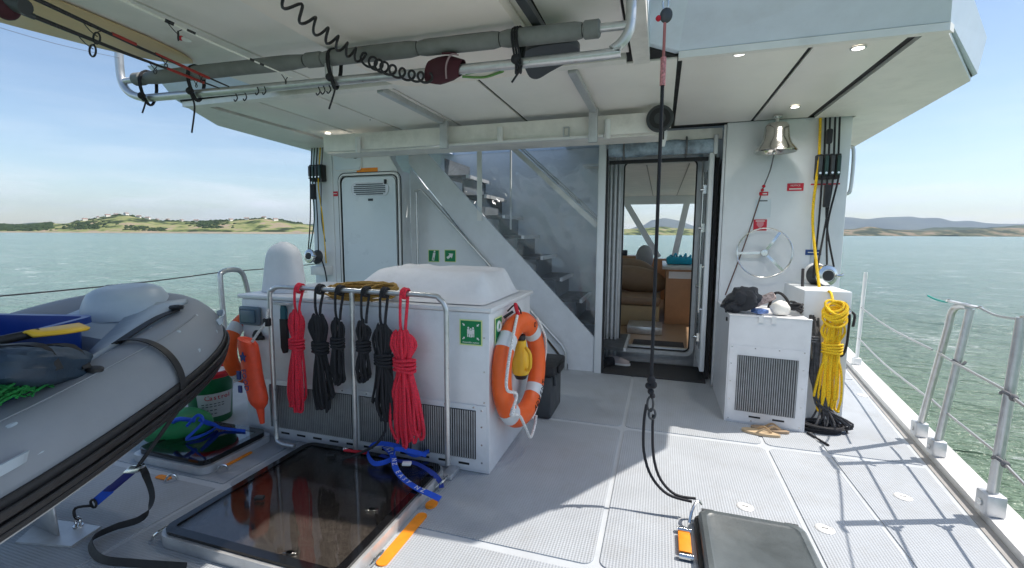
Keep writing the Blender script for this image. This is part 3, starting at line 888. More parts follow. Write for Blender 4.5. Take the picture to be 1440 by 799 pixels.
# sofa
SF = thing('sofa', 'brown leather settee with rounded bolster backs inside the cabin', 'sofa', (-.5, 8.2, .13))
obj('seat_base', bx(-.88, .02, 7.3, 9.3, .131, .46, bev=.03), tan_uph, SF)
obj('seat_cushion', bx(-.87, .03, 7.28, 9.3, .462, .60, bev=.05), brown_uph, SF)
for a, c, z, r_, nm in (((-.85, 7.9), (.10, 8.1), .80, .19, 'backrest'), ((-.86, 8.7), (-.1, 8.8), .88, .2, 'backrest')):
    b = bmesh.new(); bmesh.ops.create_uvsphere(b, u_segments=24, v_segments=14, radius=1)
    mid = Vector(((a[0]+c[0])/2, (a[1]+c[1])/2, z))
    b.transform(Matrix.Translation(mid) @ Matrix.Rotation(R(8), 4, 'Y') @ Matrix.Diagonal(((c[0]-a[0])*.55, r_*.8, r_*1.15, 1)))
    obj(nm, b, brown_uph, SF)
b = bmesh.new(); bmesh.ops.create_uvsphere(b, u_segments=20, v_segments=14, radius=1)
HR = thing('helm_seat', 'pale grey rounded seat back beyond the brown settee inside the cabin', 'seat', (-.25, 9.7, .131))
b.transform(Matrix.Translation((-.30, 9.7, 1.08)) @ Matrix.Diagonal((.17, .10, .26, 1))); obj('backrest', b, mat('grey_upholstery', (.33, .32, .31), .6), HR)
b = bmesh.new(); cyl(b, (-.30, 9.7, .131), (-.30, 9.7, .85), .05); obj('pedestal', b, steel, HR)
CT = thing('counter', 'pale timber cabinet with light worktop on the right inside the cabin', 'cabinet', (.5, 8.2, .13))
obj('front_panel', bx(.10, .95, 7.7, 9.4, .131, 1.0), orange_w, CT)
obj('drawer', bx(.14, .5, 7.69, 7.70, .86, .97), white, CT)
obj('worktop', bx(.04, .98, 7.62, 9.42, 1.003, 1.045, bev=.005), mat('worktop', (.55, .52, .47), .3), CT)
b = bx(.10, .52, 8.2, 8.6, 1.05, 1.17, bev=.04); 
for k in range(5): tube(b, [(.13+k*.08, 8.3, 1.15), (.17+k*.08, 8.35, 1.20+.03*(k % 2)), (.21+k*.07, 8.4, 1.16)], .014, 6, sm=3)
tag(obj('cloth_bag', b, teal_m), 'teal cloth bag lying on the worktop inside the cabin', 'bag')
tag(obj('chart_table', bx(-.85, -.35, 9.95, 10.55, .131, 1.10, bev=.01), orange_w), 'low timber console under the front windows at the left inside the cabin', 'console')
tag(obj('instrument', bx(-.82, -.66, 9.98, 10.1, 1.104, 1.22, bev=.01), dark_sign), 'small dark instrument box on the timber console under the front windows', 'instrument')
tag(obj('step_box', bx(-.42, .06, 6.75, 7.25, .131, .24, bev=.01), MATS['anodised_tube']), 'pale grey metal step inside the doorway in front of the brown settee', 'step')
tag(obj('door_mat', bx(-.30, .33, 5.86, 6.35, .1305, .145, bev=.003), mat_m), 'dark mat lying on the cabin floor just inside the sill', 'mat')
tag(obj('door_mat', prism([(-.58, 5.10), (.50, 5.08), (.52, 5.66), (-.56, 5.66)], 'Z', .003, .018), mat_m), 'dark fibre mat lying on the deck outside the open doorway', 'mat')


def shoe(loc, rz, m1, m2, label, L_=.27):
    t = thing('shoe', label, 'shoe', loc, 'shoes by the doorway')
    M = Matrix.Translation(loc) @ Matrix.Rotation(rz, 4, 'Z')
    pr = [(-.5, .30), (-.42, .36), (-.2, .33), (.1, .36), (.35, .34), (.5, .16)]
    poly = [(x*L_, y*.12) for x, y in pr]+[(x*L_, -y*.12) for x, y in pr[::-1]]
    b = prism(poly, 'Z', 0, .022); b.transform(M); obj('sole', b, m2, t)
    b = bmesh.new(); rings = []
    for x, wd, h0, op in ((-.48, .26, .075, 0), (-.35, .33, .085, 0), (-.15, .31, .075, 0), (.08, .33, .065, 0), (.3, .31, .045, 0), (.46, .16, .03, 0)):
        rings.append([b.verts.new((x*L_, wd*.12*math.cos(a), .0225+h0*max(0, math.sin(a)))) for a in [PI*k/8 for k in range(9)]])
    for A, B in zip(rings, rings[1:]):
        for k in range(8): b.faces.new((A[k], A[k+1], B[k+1], B[k]))
    b.faces.new(rings[0]); b.faces.new(rings[-1][::-1]); b.transform(M)
    obj('upper', b, m1, t)


shoe_pink = mat('shoe_pale', (.52, .44, .42), .8, var=.12)
shoe((-.42, 5.47, .02), R(-8), shoe_pink, white, 'pale pinkish slip-on shoe on the mat at the left of the doorway')
p = P(853, 470, Z=.10); shoe((-.50, 5.45, .02), R(60), darkcloth, black, 'black shoe standing by the left door jamb', .26)

# ================================================================== STAIRCASE
ST = thing('staircase', 'steep open staircase with grey treads rising to the left behind clear vinyl', 'staircase', (-1.7, 5.5, 0))
obj('side_skirt', prism([(-2.98, 2.40), (-.96, .06), (-.96, .003), (-.672, .003), (-.672, .40), (-2.80, 2.585), (-2.98, 2.585)], 'Y', 5.13, 5.16), canvas, ST)
zr = .34
for k in range(9):
    z = .34+.24*k-(.04 if k == 0 else 0)
    x = -.716-(z-.366)*.966+.02
    tr = obj('tread', bx(x-.02, x+.28, 5.19, 5.95, z-.045, z-.012), fin_m, ST)
    obj('nosing', bx(x+.28, x+.31, 5.19, 5.95, z-.05, z-.008), bare, tr)
    obj('riser', bx(x+.0, x+.01, 5.19, 5.95, z-.01, z+.19), mat('riser_grey', (.10, .115, .13), .6), ST)
obj('stringer', prism([(-.67, .0), (-.95, .0), (-3.15, 2.28), (-3.15, 2.5), (-2.75, 2.5), (-.67, .35)], 'Y', 5.955, 5.985), paint, ST)
b = bmesh.new(); tube(b, [(-2.72, 5.10, .3), (-2.885, 5.10, 1.0), (-2.885, 5.10, 2.06), (-2.80, 5.10, 2.085), (-1.03, 5.10, .28), (-.985, 5.10, .20), (-.985, 5.10, .005)][2:], .016, 10)
obj('handrail', b, galv, ST)
b = bmesh.new(); cyl(b, (-2.865, 5.10, .1), (-2.865, 5.10, 2.05), .016, 10); obj('rail_post', b, galv, ST)
b = bmesh.new(); strap(b, [(-1.72, 5.22, 2.585), (-.68, 5.22, 1.64)], .055, .02, (.67, 0, .74)); obj('upper_stringer', b, beam_m, ST)
for o_ in (.06, .085):
    b = bmesh.new(); cyl(b, (-1.72+o_, 5.24, 2.58+o_*.3), (-.68, 5.24, 1.64+o_*1.2), .008, 8); obj('guide_wire', b, galv, ST)
obj('stair_post', bx(-2.075, -2.015, 5.118, 5.129, 1.70, 2.60), white, ST)
b = bmesh.new(); cyl(b, (-1.75, 5.4, 1.6), (-1.75, 5.4, 2.58), .012, 8); obj('stair_post', b, white, ST)
bm = bmesh.new()
nx, nz_ = 60, 50
gr = {}
for i in range(nx+1):
    for j in range(nz_+1):
        x = -2.79+(2.79-.672)*i/nx
        zl = max(.40, .40+(-.672-x)*1.025)
        z = zl+(2.585-zl)*j/nz_
        y = 5.128+.024*noise.noise((x*2.2, z*1.5, 1))+.014*noise.noise((x*6+z*4, z*2-x*2, 7))+.010*abs(noise.noise((x*3-z*5, x*3, 4)))
        gr[i, j] = bm.verts.new((x, min(y, 5.155), z))
for i in range(nx):
    for j in range(nz_): bm.faces.new((gr[i, j], gr[i+1, j], gr[i+1, j+1], gr[i, j+1]))
bmesh.ops.remove_doubles(bm, verts=bm.verts, dist=1e-4)
tag(obj('clear_curtain', bm, vinyl), 'wrinkled clear vinyl curtain stretched over the staircase opening', 'curtain')
# rolled vinyl blind over the door
bm = bmesh.new(); rings = []
for i in range(26):
    x = -.56+1.02*i/25; r_ = .065+.012*noise.noise((x*6, 2, 1))
    rings.append([bm.verts.new((x, 5.10+r_*.8*math.cos(a)*(1+.15*noise.noise((x*8, a, 3))), 2.43+r_*1.1*math.sin(a)*(1+.2*noise.noise((x*5, a*2, 9))))) for a in [2*PI*k/16 for k in range(16)]])
for A, B in zip(rings, rings[1:]):
    for k in range(16): bm.faces.new((A[k], A[(k+1) % 16], B[(k+1) % 16], B[k]))
bm.faces.new(rings[0][::-1]); bm.faces.new(rings[-1])
t = thing('rolled_blind', 'clear vinyl blind rolled up and tied above the doorway', 'blind', (0, 5.1, 2.36))
obj('roll', bm, rolled, t)
for x in (-.40, .21):
    b = bmesh.new(); tube(b, [(x, 5.10+.082*math.cos(a), 2.43+.095*math.sin(a)) for a in [2*PI*k/14 for k in range(14)]], .01, 6, closed=True); obj('tie', b, grey_rope, t)
obj('end_plate', bx(.462, .50, 5.04, 5.17, 2.34, 2.53, bev=.004), bare, t)

# ================================================================== SIGNS
nS = (0, -1, 0)


def wallM(x, y, z): return faceM((x, y, z), (1, 0, 0), (0, 0, 1))


def sign(label, M, w_, h_, m, extra=(), cat='sign', name='sign', border=None):
    t = thing(name, label, cat, M.translation)
    obj('plate', plate(-w_/2, w_/2, -h_/2, h_/2, 0, .002, M), border or m, t, sm=False)
    if border: obj('field', plate(-w_/2+.008, w_/2-.008, -h_/2+.008, h_/2-.008, .0021, .003, M), m, t, sm=False)
    for nm, bmx, mm in extra: obj(nm, bmx, mm, t, sm=False)
    return t


signw = mat('sign_white', (.80, .82, .78), .5)


def arrow(u, v, ang, s, M):
    b = prism([(-.9*s, -.28*s), (0, -.28*s), (0, -.7*s), (.9*s, 0), (0, .7*s), (0, .28*s), (-.9*s, .28*s)], 'Z', .0031, .0036)
    b.transform(M @ Matrix.Translation((u, v, 0)) @ Matrix.Rotation(ang, 4, 'Z')); return b


def figure(u, v, s, M):
    b = bmesh.new(); box(b, (u, v-.1*s, .0034), (.30*s, .55*s, .0006)); box(b, (u-.09*s, v-.52*s, .0034), (.11*s, .42*s, .0006)); box(b, (u+.09*s, v-.52*s, .0034), (.11*s, .42*s, .0006))
    r = bmesh.ops.create_circle(b, cap_ends=True, radius=.12*s, segments=12)
    bmesh.ops.translate(b, verts=r['verts'], vec=(u, v+.33*s, .0036)); b.transform(M); return b


M = wallM(-1.118, 2.648, .93)
ex = []
for u, v in ((-1, 1), (1, 1), (-1, -1), (1, -1)):
    ex.append(('arrow', arrow(u*.048, v*.043+.006, math.atan2(-v, -u), .012, M), signw))
b = figure(-.016, .012, .055, M); join(b, figure(.016, .012, .055, M)); join(b, figure(0, .006, .05, M)); ex.append(('people_symbol', b, signw))
ex.append(('lettering', text_bm('Assembly station', .0165, M @ Matrix.Translation((0, -.063, .003)), .0004), signw))
sign('green assembly station sign with people and four arrows on the front of the metal locker', M, .155, .165, green_sign, ex, border=sign_lime)
M = faceM((-.988, 2.80, .93), (0, 1, 0), (0, 0, 1))
b = bmesh.new(); tube(b, [(.03*math.cos(a), .02+.03*math.sin(a), .0034) for a in [2*PI*k/20 for k in range(20)]], .009, 4, closed=True); b.transform(M)
sign('green sign with white lifebuoy ring on the side of the metal locker', M, .13, .165, green_sign, [('ring_symbol', b, signw), ('lettering', text_bm('Lifebuoy', .022, M @ Matrix.Translation((0, -.055, .003)), .0004), signw)], border=sign_lime)
pa = P(610, 360, Y=5.235); pc = P(632, 360, Y=5.235)
M = wallM(pa.x, 5.238, pa.z); b = figure(.0, .02, .11, M @ Matrix.Rotation(R(-12), 4, 'Z'))
sign('green emergency exit sign with white running figure, left of a pair on the stair wall', M, .155, .155, green_sign, [('figure_symbol', b, signw)], border=sign_lime)
M = wallM(pc.x+.01, 5.238, pc.z)
sign('green exit sign with white diagonal arrow, right of a pair on the stair wall', M, .155, .155, green_sign, [('arrow', arrow(0, 0, R(35), .055, M), signw)], border=sign_lime)
M = wallM(1.175, YW-.003, 1.995)
sign('small wide red notice high on the bulkhead near the rope column', M, .135, .07, red_sign, [('lettering', text_bm('NOTICE', .022, M @ Matrix.Translation((0, .014, .003)), .0004), signw), ('text_line', plate(-.05, .05, -.022, -.012, .0025, .003, M), signw)])
M = wallM(.915, YW-.003, 1.94)
sign('tiny red label beside the bell cord above the hand wheel', M, .075, .035, red_sign, [('lettering', plate(-.028, .028, -.006, .004, .0025, .003, M), signw)])
M = wallM(.915, YW-.003, 1.80)
sign('pale square notice with thin dark heading above the red square sign', M, .135, .17, paint_door, [('text_line', plate(-.035, .035, .068, .078, .0025, .003, M), dark_sign)])
M = wallM(.90, YW-.003, 1.645)
b = prism([(-.03, .028), (.03, .028), (.03, 0), (0, -.035), (-.03, 0)], 'Z', .0025, .003); b.transform(M)
sign('square red emergency sign with pale emblem just above the hand wheel', M, .115, .105, red_sign, [('emblem', b, mat('sign_pink', (.7, .25, .28), .5)), ('text_line', plate(-.04, .04, .034, .042, .0025, .003, M), signw)])
M = wallM(P(1140, 357, Y=4.94).x+.03, YW-.003, 1.39)
sign('small dark blue label low on the bulkhead beside the winch ropes', M, .13, .05, blue_sign, [('text_line', plate(-.045, .045, -.004, .004, .0025, .003, M), signw)])
M = wallM(-3.449, YB-.003, 2.314)
sign('plain orange strip label above the locker door', M, .30, .055, orange_pad, cat='label')
M = wallM(-3.924, YB-.003, 2.04)
sign('small red label on the bulkhead left of the locker door', M, .075, .06, red_sign, [('text_line', plate(-.025, .025, -.003, .006, .0025, .003, M), signw)], cat='label')

# ================================================================== BELL, HAND WHEEL
bx_, by_, bz_ = .955, 4.80, 2.30
t = thing('bell', 'polished brass-silver ship bell hung under the ceiling by the bulkhead', 'bell', (bx_, by_, bz_))
BS = 1.12
prof = [(.150, 0), (.158, .008), (.150, .022), (.115, .065), (.098, .11), (.090, .17), (.085, .205), (.070, .225), (.03, .235), (0, .236)]
prof_in = [(0, .20), (.07, .19), (.085, .10), (.11, .05), (.146, .002)]
bell_m = mat('bell_metal', (.60, .58, .54), .17, 1, var=.12, scale=10)
obj('bell_body', lathe(prof_in+prof, 40, Matrix.Translation((bx_, by_, bz_-.008)) @ Matrix.Scale(BS, 4)), bell_m, t)
b = bmesh.new(); tube(b, [(bx_, by_, bz_+.235), (bx_, by_, bz_+.30)], .014, 8); box(b, (bx_, by_, bz_+.306), (.07, .07, .012)); obj('hanger', b, steel, t)
b = bmesh.new(); bmesh.ops.create_uvsphere(b, u_segments=12, v_segments=8, radius=.018); b.transform(Matrix.Translation((bx_-.01, by_, bz_-.01))); cyl(b, (bx_-.01, by_, bz_), (bx_, by_, bz_+.19), .005); obj('clapper', b, steel, t)
b = bmesh.new(); e0 = Vector((bx_-.01, by_, bz_-.03)); e1 = P(1074, 262, Y=4.90); e2 = P(1020, 415, Y=4.93)
tube(b, [e0, e0.lerp(e1, .5)+Vector((.01, 0, 0)), e1], .006, 6, sm=4)
t2 = t
obj('upper_cord', b, grey_rope, t2)
b = bmesh.new(); tube(b, [e1, e1.lerp(e2, .5)+Vector((.012, 0, 0)), e2], .006, 6, sm=6); obj('lower_cord', b, mat('brown_cord', (.13, .07, .06), .8), t2)
b = bmesh.new()
for k in range(3):
    bmesh.ops.create_uvsphere(b, u_segments=8, v_segments=6, radius=.015, matrix=Matrix.Translation(e1+Vector((-.01*k, 0, -.035*k))))
obj('knot', b, red_cord, t2)
wc = Vector((.935, 4.90, 1.382))
t = thing('hand_wheel', 'thin chromed hand wheel with three spokes on the aft bulkhead', 'hand wheel', wc)
Mw = axisM(wc, (-.10, -1, .05))
b = bmesh.new(); tube(b, [(.232*math.cos(a), .232*math.sin(a), .01) for a in [2*PI*k/48 for k in range(48)]], .0068, 8, closed=True); b.transform(Mw); obj('rim', b, steel, t)
for a in (135, 2, 238):
    b = bmesh.new(); a = R(a)
    strap(b, [(.03*math.cos(a), .03*math.sin(a), .012), (.12*math.cos(a), .12*math.sin(a), .022), (.228*math.cos(a), .228*math.sin(a), .010)], .024, .010, (-math.sin(a), math.cos(a), 0), sm=4)
    b.transform(Mw @ Matrix.Rotation(R(180), 4, 'Z') @ Matrix.Diagonal((1, 1, 1, 1))); obj('spoke', b, steel, t)
obj('hub', lathe([(0, -.075), (.024, -.075), (.024, -.0), (.036, .0), (.036, .02), (.028, .035), (0, .036)], 24, Mw), steel, t)

# ================================================================== ROPE COLUMNS, CLUTCHES, WINCHES


def winch(loc, d, label, s=1.0):
    t = thing('winch', label, 'winch', loc)
    M = axisM(loc, d) @ Matrix.Scale(s, 4)
    obj('base', lathe([(0, -.10), (.105, -.10), (.105, -.085), (.095, -.075), (0, -.075)], 32, M), white, t)
    obj('drum', lathe([(.0, -.074), (.092, -.074), (.092, -.06), (.072, -.03), (.07, .02), (.086, .045), (0, .045)], 32, M), fin_m, t)
    obj('crown', lathe([(0, .046), (.088, .046), (.092, .06), (.085, .075), (.055, .084), (.052, .080), (0, .080)], 32, M), steel, t)
    obj('socket', lathe([(.022, .0805), (.045, .0805), (.045, .086), (.022, .086)], 24, M), black, t)
    b = bmesh.new(); tube(b, [(.07, 0, .078), (.10, .0, .082), (.125, .01, .07)], .012, 8, sm=3); b.transform(M); obj('self_tailer', b, steel, t)
    return t


winch((1.40, 4.82, 1.19), (.30, -1, .05), 'chrome topped winch with black drum on the right rope column', 1.05)
def kl(x, y, z): return (-4.117+(x+3.80)*1.083, y+.372, 1.257+(z-1.28)*1.083)      # along the left column


winch(kl(-3.80, 4.36, 1.28), (-.1, -1, .12), 'chrome topped winch with black drum on the left rope column', .95)
obj_ = tag(obj('winch_bracket', bx(-4.22, -3.99, 4.79, 4.934, 1.02, 1.13, bev=.008), white), 'white bracket plate under the left winch', 'bracket')


def clutch(x0, x1, y, z0, z1, n, label):
    t = thing('rope_clutch', label, 'rope clutch', ((x0+x1)/2, y, z0))
    wd = (x1-x0)/n
    for k in range(n):
        xa = x0+k*wd+.003; xb = x0+(k+1)*wd-.003
        bd = obj('clutch_body', bx(xa, xb, y-.09, y, z0, z1, bev=.008), black, t)
        obj('lever', bx(xa+.006, xb-.006, y-.115, y-.092, z0+.03, z1-.02, bev=.005), mat('lever_green', (.02, .055, .05), .4) if k % 2 else fin_m, bd)
        b = bmesh.new(); cyl(b, (xa+.02, y-.116, z0+.05), (xa+.02, y-.12, z0+.05), .010, 8); obj('bolt', b, steel, bd)


clutch(1.315, 1.505, 4.985, 2.055, 2.275, 4, 'bank of black rope clutches on the right rope column')
clutch(-4.226, -4.031, 4.93, 2.19, 2.395, 4, 'bank of black rope clutches on the left rope column')
obj_ = tag(obj('label_strip', bx(1.30, 1.53, 4.975, 4.985, 2.01, 2.022), red_sign), 'thin red strip under the right bank of rope clutches', 'strip')


def line(name, pts, r, m, label, cat='rope', group=None, sm=5, seg=6):
    b = bmesh.new(); tube(b, pts, r, seg, sm=sm); return tag(obj(name, b, m), label, cat, group)


for i, (x, c, nm, w_) in enumerate(((1.33, yellow_rope, 'yellow', 1.36), (1.37, black_rope, 'black', 1.38), (1.405, black_rope, 'black', 1.40), (1.445, black_rope, 'black', 1.44), (1.48, black_rope, 'black', 1.46))):
    y = 4.90
    end = {0: (1.335, 4.60, 1.02), 1: (1.31, 4.75, 1.17), 2: (1.48, 4.80, 1.27), 3: (1.34, 4.76, 1.26), 4: (1.42, 4.78, 1.28)}[i]
    line('control_rope', [(x, y+.05, 2.60), (x, y, 2.2), (x+.005*(i-2), y, 2.05), ((x+end[0])/2+(.02 if i % 2 else -.02), y-.02, 1.65), end], .0085 if i else .012, c,
         ['thick yellow rope running down the right column through the clutches', 'black rope just right of the yellow rope, ending left of the right winch', 'black rope in the middle of the right column crossing to the right of the winch', 'black rope second from the right on the right column', 'rightmost black rope of the right column'][i], group='ropes down the right column')
for i, (x, c) in enumerate(((-3.885, black_rope), (-3.85, mat('dark_green_rope', (.02, .07, .06), .8)), (-3.81, black_rope), (-3.77, yellow_rope), (-3.735, grey_rope))):
    y = 4.475
    end = {0: (-3.87, 4.36, 1.33), 1: (-3.86, 4.38, 1.36), 2: (-3.74, 4.38, 1.34), 3: (-3.70, 4.46, 1.20), 4: (-3.70, 4.46, 1.45)}[i]
    line('control_rope', [kl(*q_) for q_ in [(x, y+.05, 2.53), (x, y, 2.2), (x, y-.01, 2.05), ((x+end[0])/2+(.015 if i % 2 else -.02), y-.02, 1.7), end]], .0075, c,
         ['leftmost black rope of the left column', 'dark green rope second from the left on the left column', 'black rope in the middle of the left column', 'yellow rope running down the left column', 'grey rope nearest the locker door on the left column'][i], group='ropes down the left column')
line('rope_tail', [kl(*q_) for q_ in [(-3.72, 4.40, 1.25), (-3.66, 4.38, 1.12), (-3.64, 4.38, .95), (-3.68, 4.38, .8)]], .009, black_rope, 'black rope tail dropping from the left winch')
b = bmesh.new(); box(b, (1.40, 4.86, 1.90), (.05, .04, .20), bev=.01)
tag(obj('rope_wrap', b, darkcloth), 'black cloth wrap tied round the ropes below the right clutches', 'wrap')
b = bmesh.new(); box(b, (1.385, 4.86, 2.42), (.05, .04, .13), bev=.015)
tag(obj('rope_wrap', b, darkcloth), 'black cloth wrap tied round the ropes above the right clutches', 'wrap')
b = bmesh.new(); box(b, kl(-3.82, 4.43, 2.02), (.065, .055, .19), bev=.015)
tag(obj('rope_wrap', b, darkcloth), 'black cloth wrap tied round the ropes below the left clutches', 'wrap')
for i, (x, y, za, zb, s) in enumerate(((1.61, 5.34, 1.95, 2.40, 1), (-4.27, 5.10, 1.93, 2.38, -1))):
    line('grab_handle', [(x, y, zb), (x+s*.09, y, zb), (x+s*.125, y, zb-.06), (x+s*.125, y, za+.06), (x+s*.09, y, za), (x, y, za)], .016, galv,
         'curved metal grab handle on the outer side of the ' + ('right' if s > 0 else 'left') + ' rope column', 'handle', sm=4, seg=10)
# column locker below the right winch
t = thing('winch_locker', 'tall pale grey locker under the right winch with rope hung on it', 'locker', (1.33, 4.6, 0))
obj('body', bx(1.14, 1.475, 4.32, 4.975, .003, 1.10, bev=.008), paint, t)
b = bmesh.new(); cyl(b, (1.37, 4.32, .94), (1.37, 4.20, .95), .016, 10); cyl(b, (1.37, 4.20, .95), (1.43, 4.19, .96), .02, 10); obj('cleat', b, steel, t)

# ================================================================== BIG METAL LOCKER
XL, XR, Y0, Y1, ZT = -2.985, -.995, 2.652, 3.60, 1.06
LK = thing('deck_locker', 'big bare aluminium deck locker with louvred front and safety sign', 'locker', (-1.99, 3.12, 0))
obj('body', bx(XL, XR, Y0, Y1, .003, ZT, bev=.012), locker_m, LK)
obj('lid', bx(XL-.02, XR+.02, Y0-.015, Y1+.02, ZT+.002, ZT+.032, bev=.008), locker_m, LK)
obj('frame_plate', bx(XL+.15, XR-.02, Y0-.008, Y0-.002, .03, .46, bev=.002), locker_m, LK)


def grille(x0, x1, z0, z1, yf, parent, pitch=.0155):
    f = obj('grille', bx(x0, x1, yf-.004, yf-.001, z0, z1), blackgap, parent, sm=False)
    b = bmesh.new(); n = int((x1-x0)/pitch)
    for k in range(n):
        x = x0+(k+.5)*(x1-x0)/n
        box(b, (x, yf-.010, (z0+z1)/2), (pitch*.52, .009, z1-z0-.004), rz=R(25))
    obj('louvre', b, mat('grille_slat', (.34, .35, .36), .45, .5, var=.15, scale=20), f, sm=False)


grille(-2.745, -2.02, .10, .425, Y0-.008, LK)
grille(-1.96, -1.555, .10, .425, Y0-.008, LK)
grille(-1.50, -1.085, .10, .425, Y0-.008, LK)
for k in range(11):
    b = bmesh.new(); box(b, (-2.62+k*.145, Y0-.009, .060), (.075, .003, .014)); obj('drain_slot', b, blackgap, LK, sm=False)
b = bmesh.new()
for z in (.08, .2, .32, .43): b = lathe([(0, 0), (.007, 0), (.006, .003), (0, .004)], 10, axisM((-1.045, Y0-.008, z), (0, -1, 0)), b)
for z in (.5, .7, .92): b = lathe([(0, 0), (.006, 0), (.005, .003), (0, .004)], 10, axisM((-1.03, Y0, z-.02), (0, -1, 0)), b)
for k in range(9): b = lathe([(0, 0), (.007, 0), (.006, .003), (0, .004)], 10, axisM((-2.7+k*.2, Y0-.008, .445), (0, -1, 0)), b)
obj('rivets', b, steel, LK)
t = thing('switch_panel', 'small blue grey switch cover on the left of the locker front', 'switch', (-2.88, 2.64, .87))
obj('box', bx(-2.98, -2.79, 2.618, 2.650, .865, 1.005, bev=.012), mat('switch_blue', (.13, .19, .24), .4), t)
obj('cover', bx(-2.955, -2.815, 2.606, 2.617, .885, .985, bev=.01), mat('switch_cover', (.09, .15, .20), .2), t)
t = thing('valve_knob', 'black rotary knob below the switch cover on the locker front', 'knob', (-2.835, 2.64, .79))
obj('knob', lathe([(0, 0), (.040, 0), (.040, .014), (.022, .02), (.022, .035), (0, .036)], 10, axisM((-2.835, 2.650, .79), (0, -1, 0))), black, t)
b = bmesh.new(); box(b, (-2.79, 2.632, .775), (.05, .022, .03), bev=.006); obj('lever', b, black, t)
t = thing('knife', 'sheathed knife with teal handle on the locker front', 'knife', (-2.575, 2.64, .68))
obj('sheath', prism([(-2.60, .93), (-2.545, .93), (-2.55, .72), (-2.565, .68), (-2.585, .68), (-2.60, .72)], 'Y', 2.62, 2.648), black, t)
obj('handle', prism([(-2.595, .932), (-2.553, .932), (-2.548, 1.0), (-2.56, 1.03), (-2.585, 1.03), (-2.592, 1.0)], 'Y', 2.622, 2.644), mat('knife_teal', (.02, .12, .16), .5), t)
obj('holder', bx(-2.66, -2.50, 2.60, 2.648, 1.036, 1.048), bare, t)
# tube rail in front of the locker
RL = thing('rope_rail', 'bent metal tube rail standing in front of the locker with rope hanks on it', 'rail', (-1.9, 2.55, 0))
b = bmesh.new(); yr = 2.54
tube(b, [(-2.42, yr-.02, .045), (-2.55, yr-.02, .05), (-2.60, yr, .12), (-2.60, yr, .6), (-2.595, yr, 1.10), (-2.57, yr, 1.150), (-2.52, yr, 1.175), (-2.40, yr, 1.178), (-1.9, yr, 1.175), (-1.36, yr, 1.170), (-1.28, yr, 1.15), (-1.24, yr, 1.10), (-1.235, yr, 1.0), (-1.235, yr, .5), (-1.235, yr, .09)], .0165, 12, sm=3)
obj('tube', b, galv, RL)
b = bmesh.new(); cyl(b, (-1.925, yr, .04), (-1.915, yr, 1.165), .0165, 12); obj('post', b, galv, RL)
for x in (-1.235, -1.925): obj('foot', bx(x-.035, x+.035, yr-.03, yr+.105, .003, .035, bev=.006), bare, RL)


# ---- rope hanks
def hank(x, ztop, zbot, wd, n, r, m, label, cname, tie=.28, seed=1, y=2.515, hook=True, spread=1.0, group='rope hanks on the rail'):
    rn = random.Random(seed); lean = rn.uniform(-.06, .06)
    t = thing('rope_hank', label, 'rope', (x, y, zbot), group)
    b = bmesh.new()
    H = ztop-zbot; zt = ztop-H*tie
    for k in range(n):
        u = (k/(n-1)-.5)*2
        dx = u*wd*.42; dy = -.012*rn.random()-.03*(1-u*u)*rn.random()
        zb = zbot+H*(.02+.16*rn.random()*(abs(u)+.3)); zz = ztop-.02*abs(u)-rn.random()*.03
        s = 1 if k % 2 else -1
        off = wd*rn.uniform(.06, .16)
        a0 = Vector((x+dx*.62, y+dy, zz))
        pts = [a0, Vector((x+dx*.95+s*off*.5, y+dy-.006, ztop-H*tie*.45)), Vector((x+dx*.55+rn.uniform(-.1, .1)*wd, y+dy, zt)),
               Vector((x+dx*.8*spread+s*off*.4, y+dy-.01, zt-H*.22)), Vector((x+dx*1.0*spread+s*off*.8, y+dy-.012, zbot+H*.22)),
               Vector((x+dx*.95*spread+s*off*.5, y+dy, zb+.02)), Vector((x+dx*.9*spread, y+dy-.006, zb)), Vector((x+dx*.85*spread-s*off*.5, y+dy+.01, zb+.02)),
               Vector((x+dx*.9*spread-s*off*.8, y+dy+.004, zbot+H*.22)), Vector((x+dx*.75*spread-s*off*.4, y+dy+.004, zt-H*.22)),
               Vector((x+dx*.5+rn.uniform(-.1, .1)*wd, y+dy+.006, zt)), Vector((x+dx*.85-s*off*.5, y+dy+.004, ztop-H*tie*.45))]
        pts = [p+Vector((lean*(ztop-p.z)+rn.uniform(-.006, .006), rn.uniform(-.006, .004), 0)) for p in pts]
        tube(b, pts, r, 6, closed=True, sm=4)
    obj('loops', b, m, t)
    b = bmesh.new()
    for k in range(4):
        z = zt+.018*(k-1.5)*(r/.008); w2 = wd*.40
        tube(b, [(x+lean*(ztop-zt)+w2*math.cos(a), y-.012+.030*math.sin(a), z+.004*math.sin(a*2+k)+rn.uniform(-.002, .002)) for a in [2*PI*q/18 for q in range(18)]], r*1.05, 6, closed=True)
    obj('binding', b, m, t)
    if hook:
        b = bmesh.new()
        tube(b, [(x-.012, y, ztop-.03), (x-.020, y-.004, ztop+.03), (x-.014, yr-.028, 1.165), (x-.006, yr-.012, 1.20), (x, yr+.012, 1.20), (x+.006, yr+.026, 1.17), (x+.012, y+.008, ztop+.03), (x+.012, y, ztop-.03)], r*1.0, 6, sm=4)
        for q in (0, .014):
            tube(b, [(x+q+.004*math.sin(a), yr+.029*math.cos(a), 1.173+.029*math.sin(a)) for a in [2*PI*i/12 for i in range(12)]], r, 6, closed=True)
        obj('hitch', b, m, t)
    return t


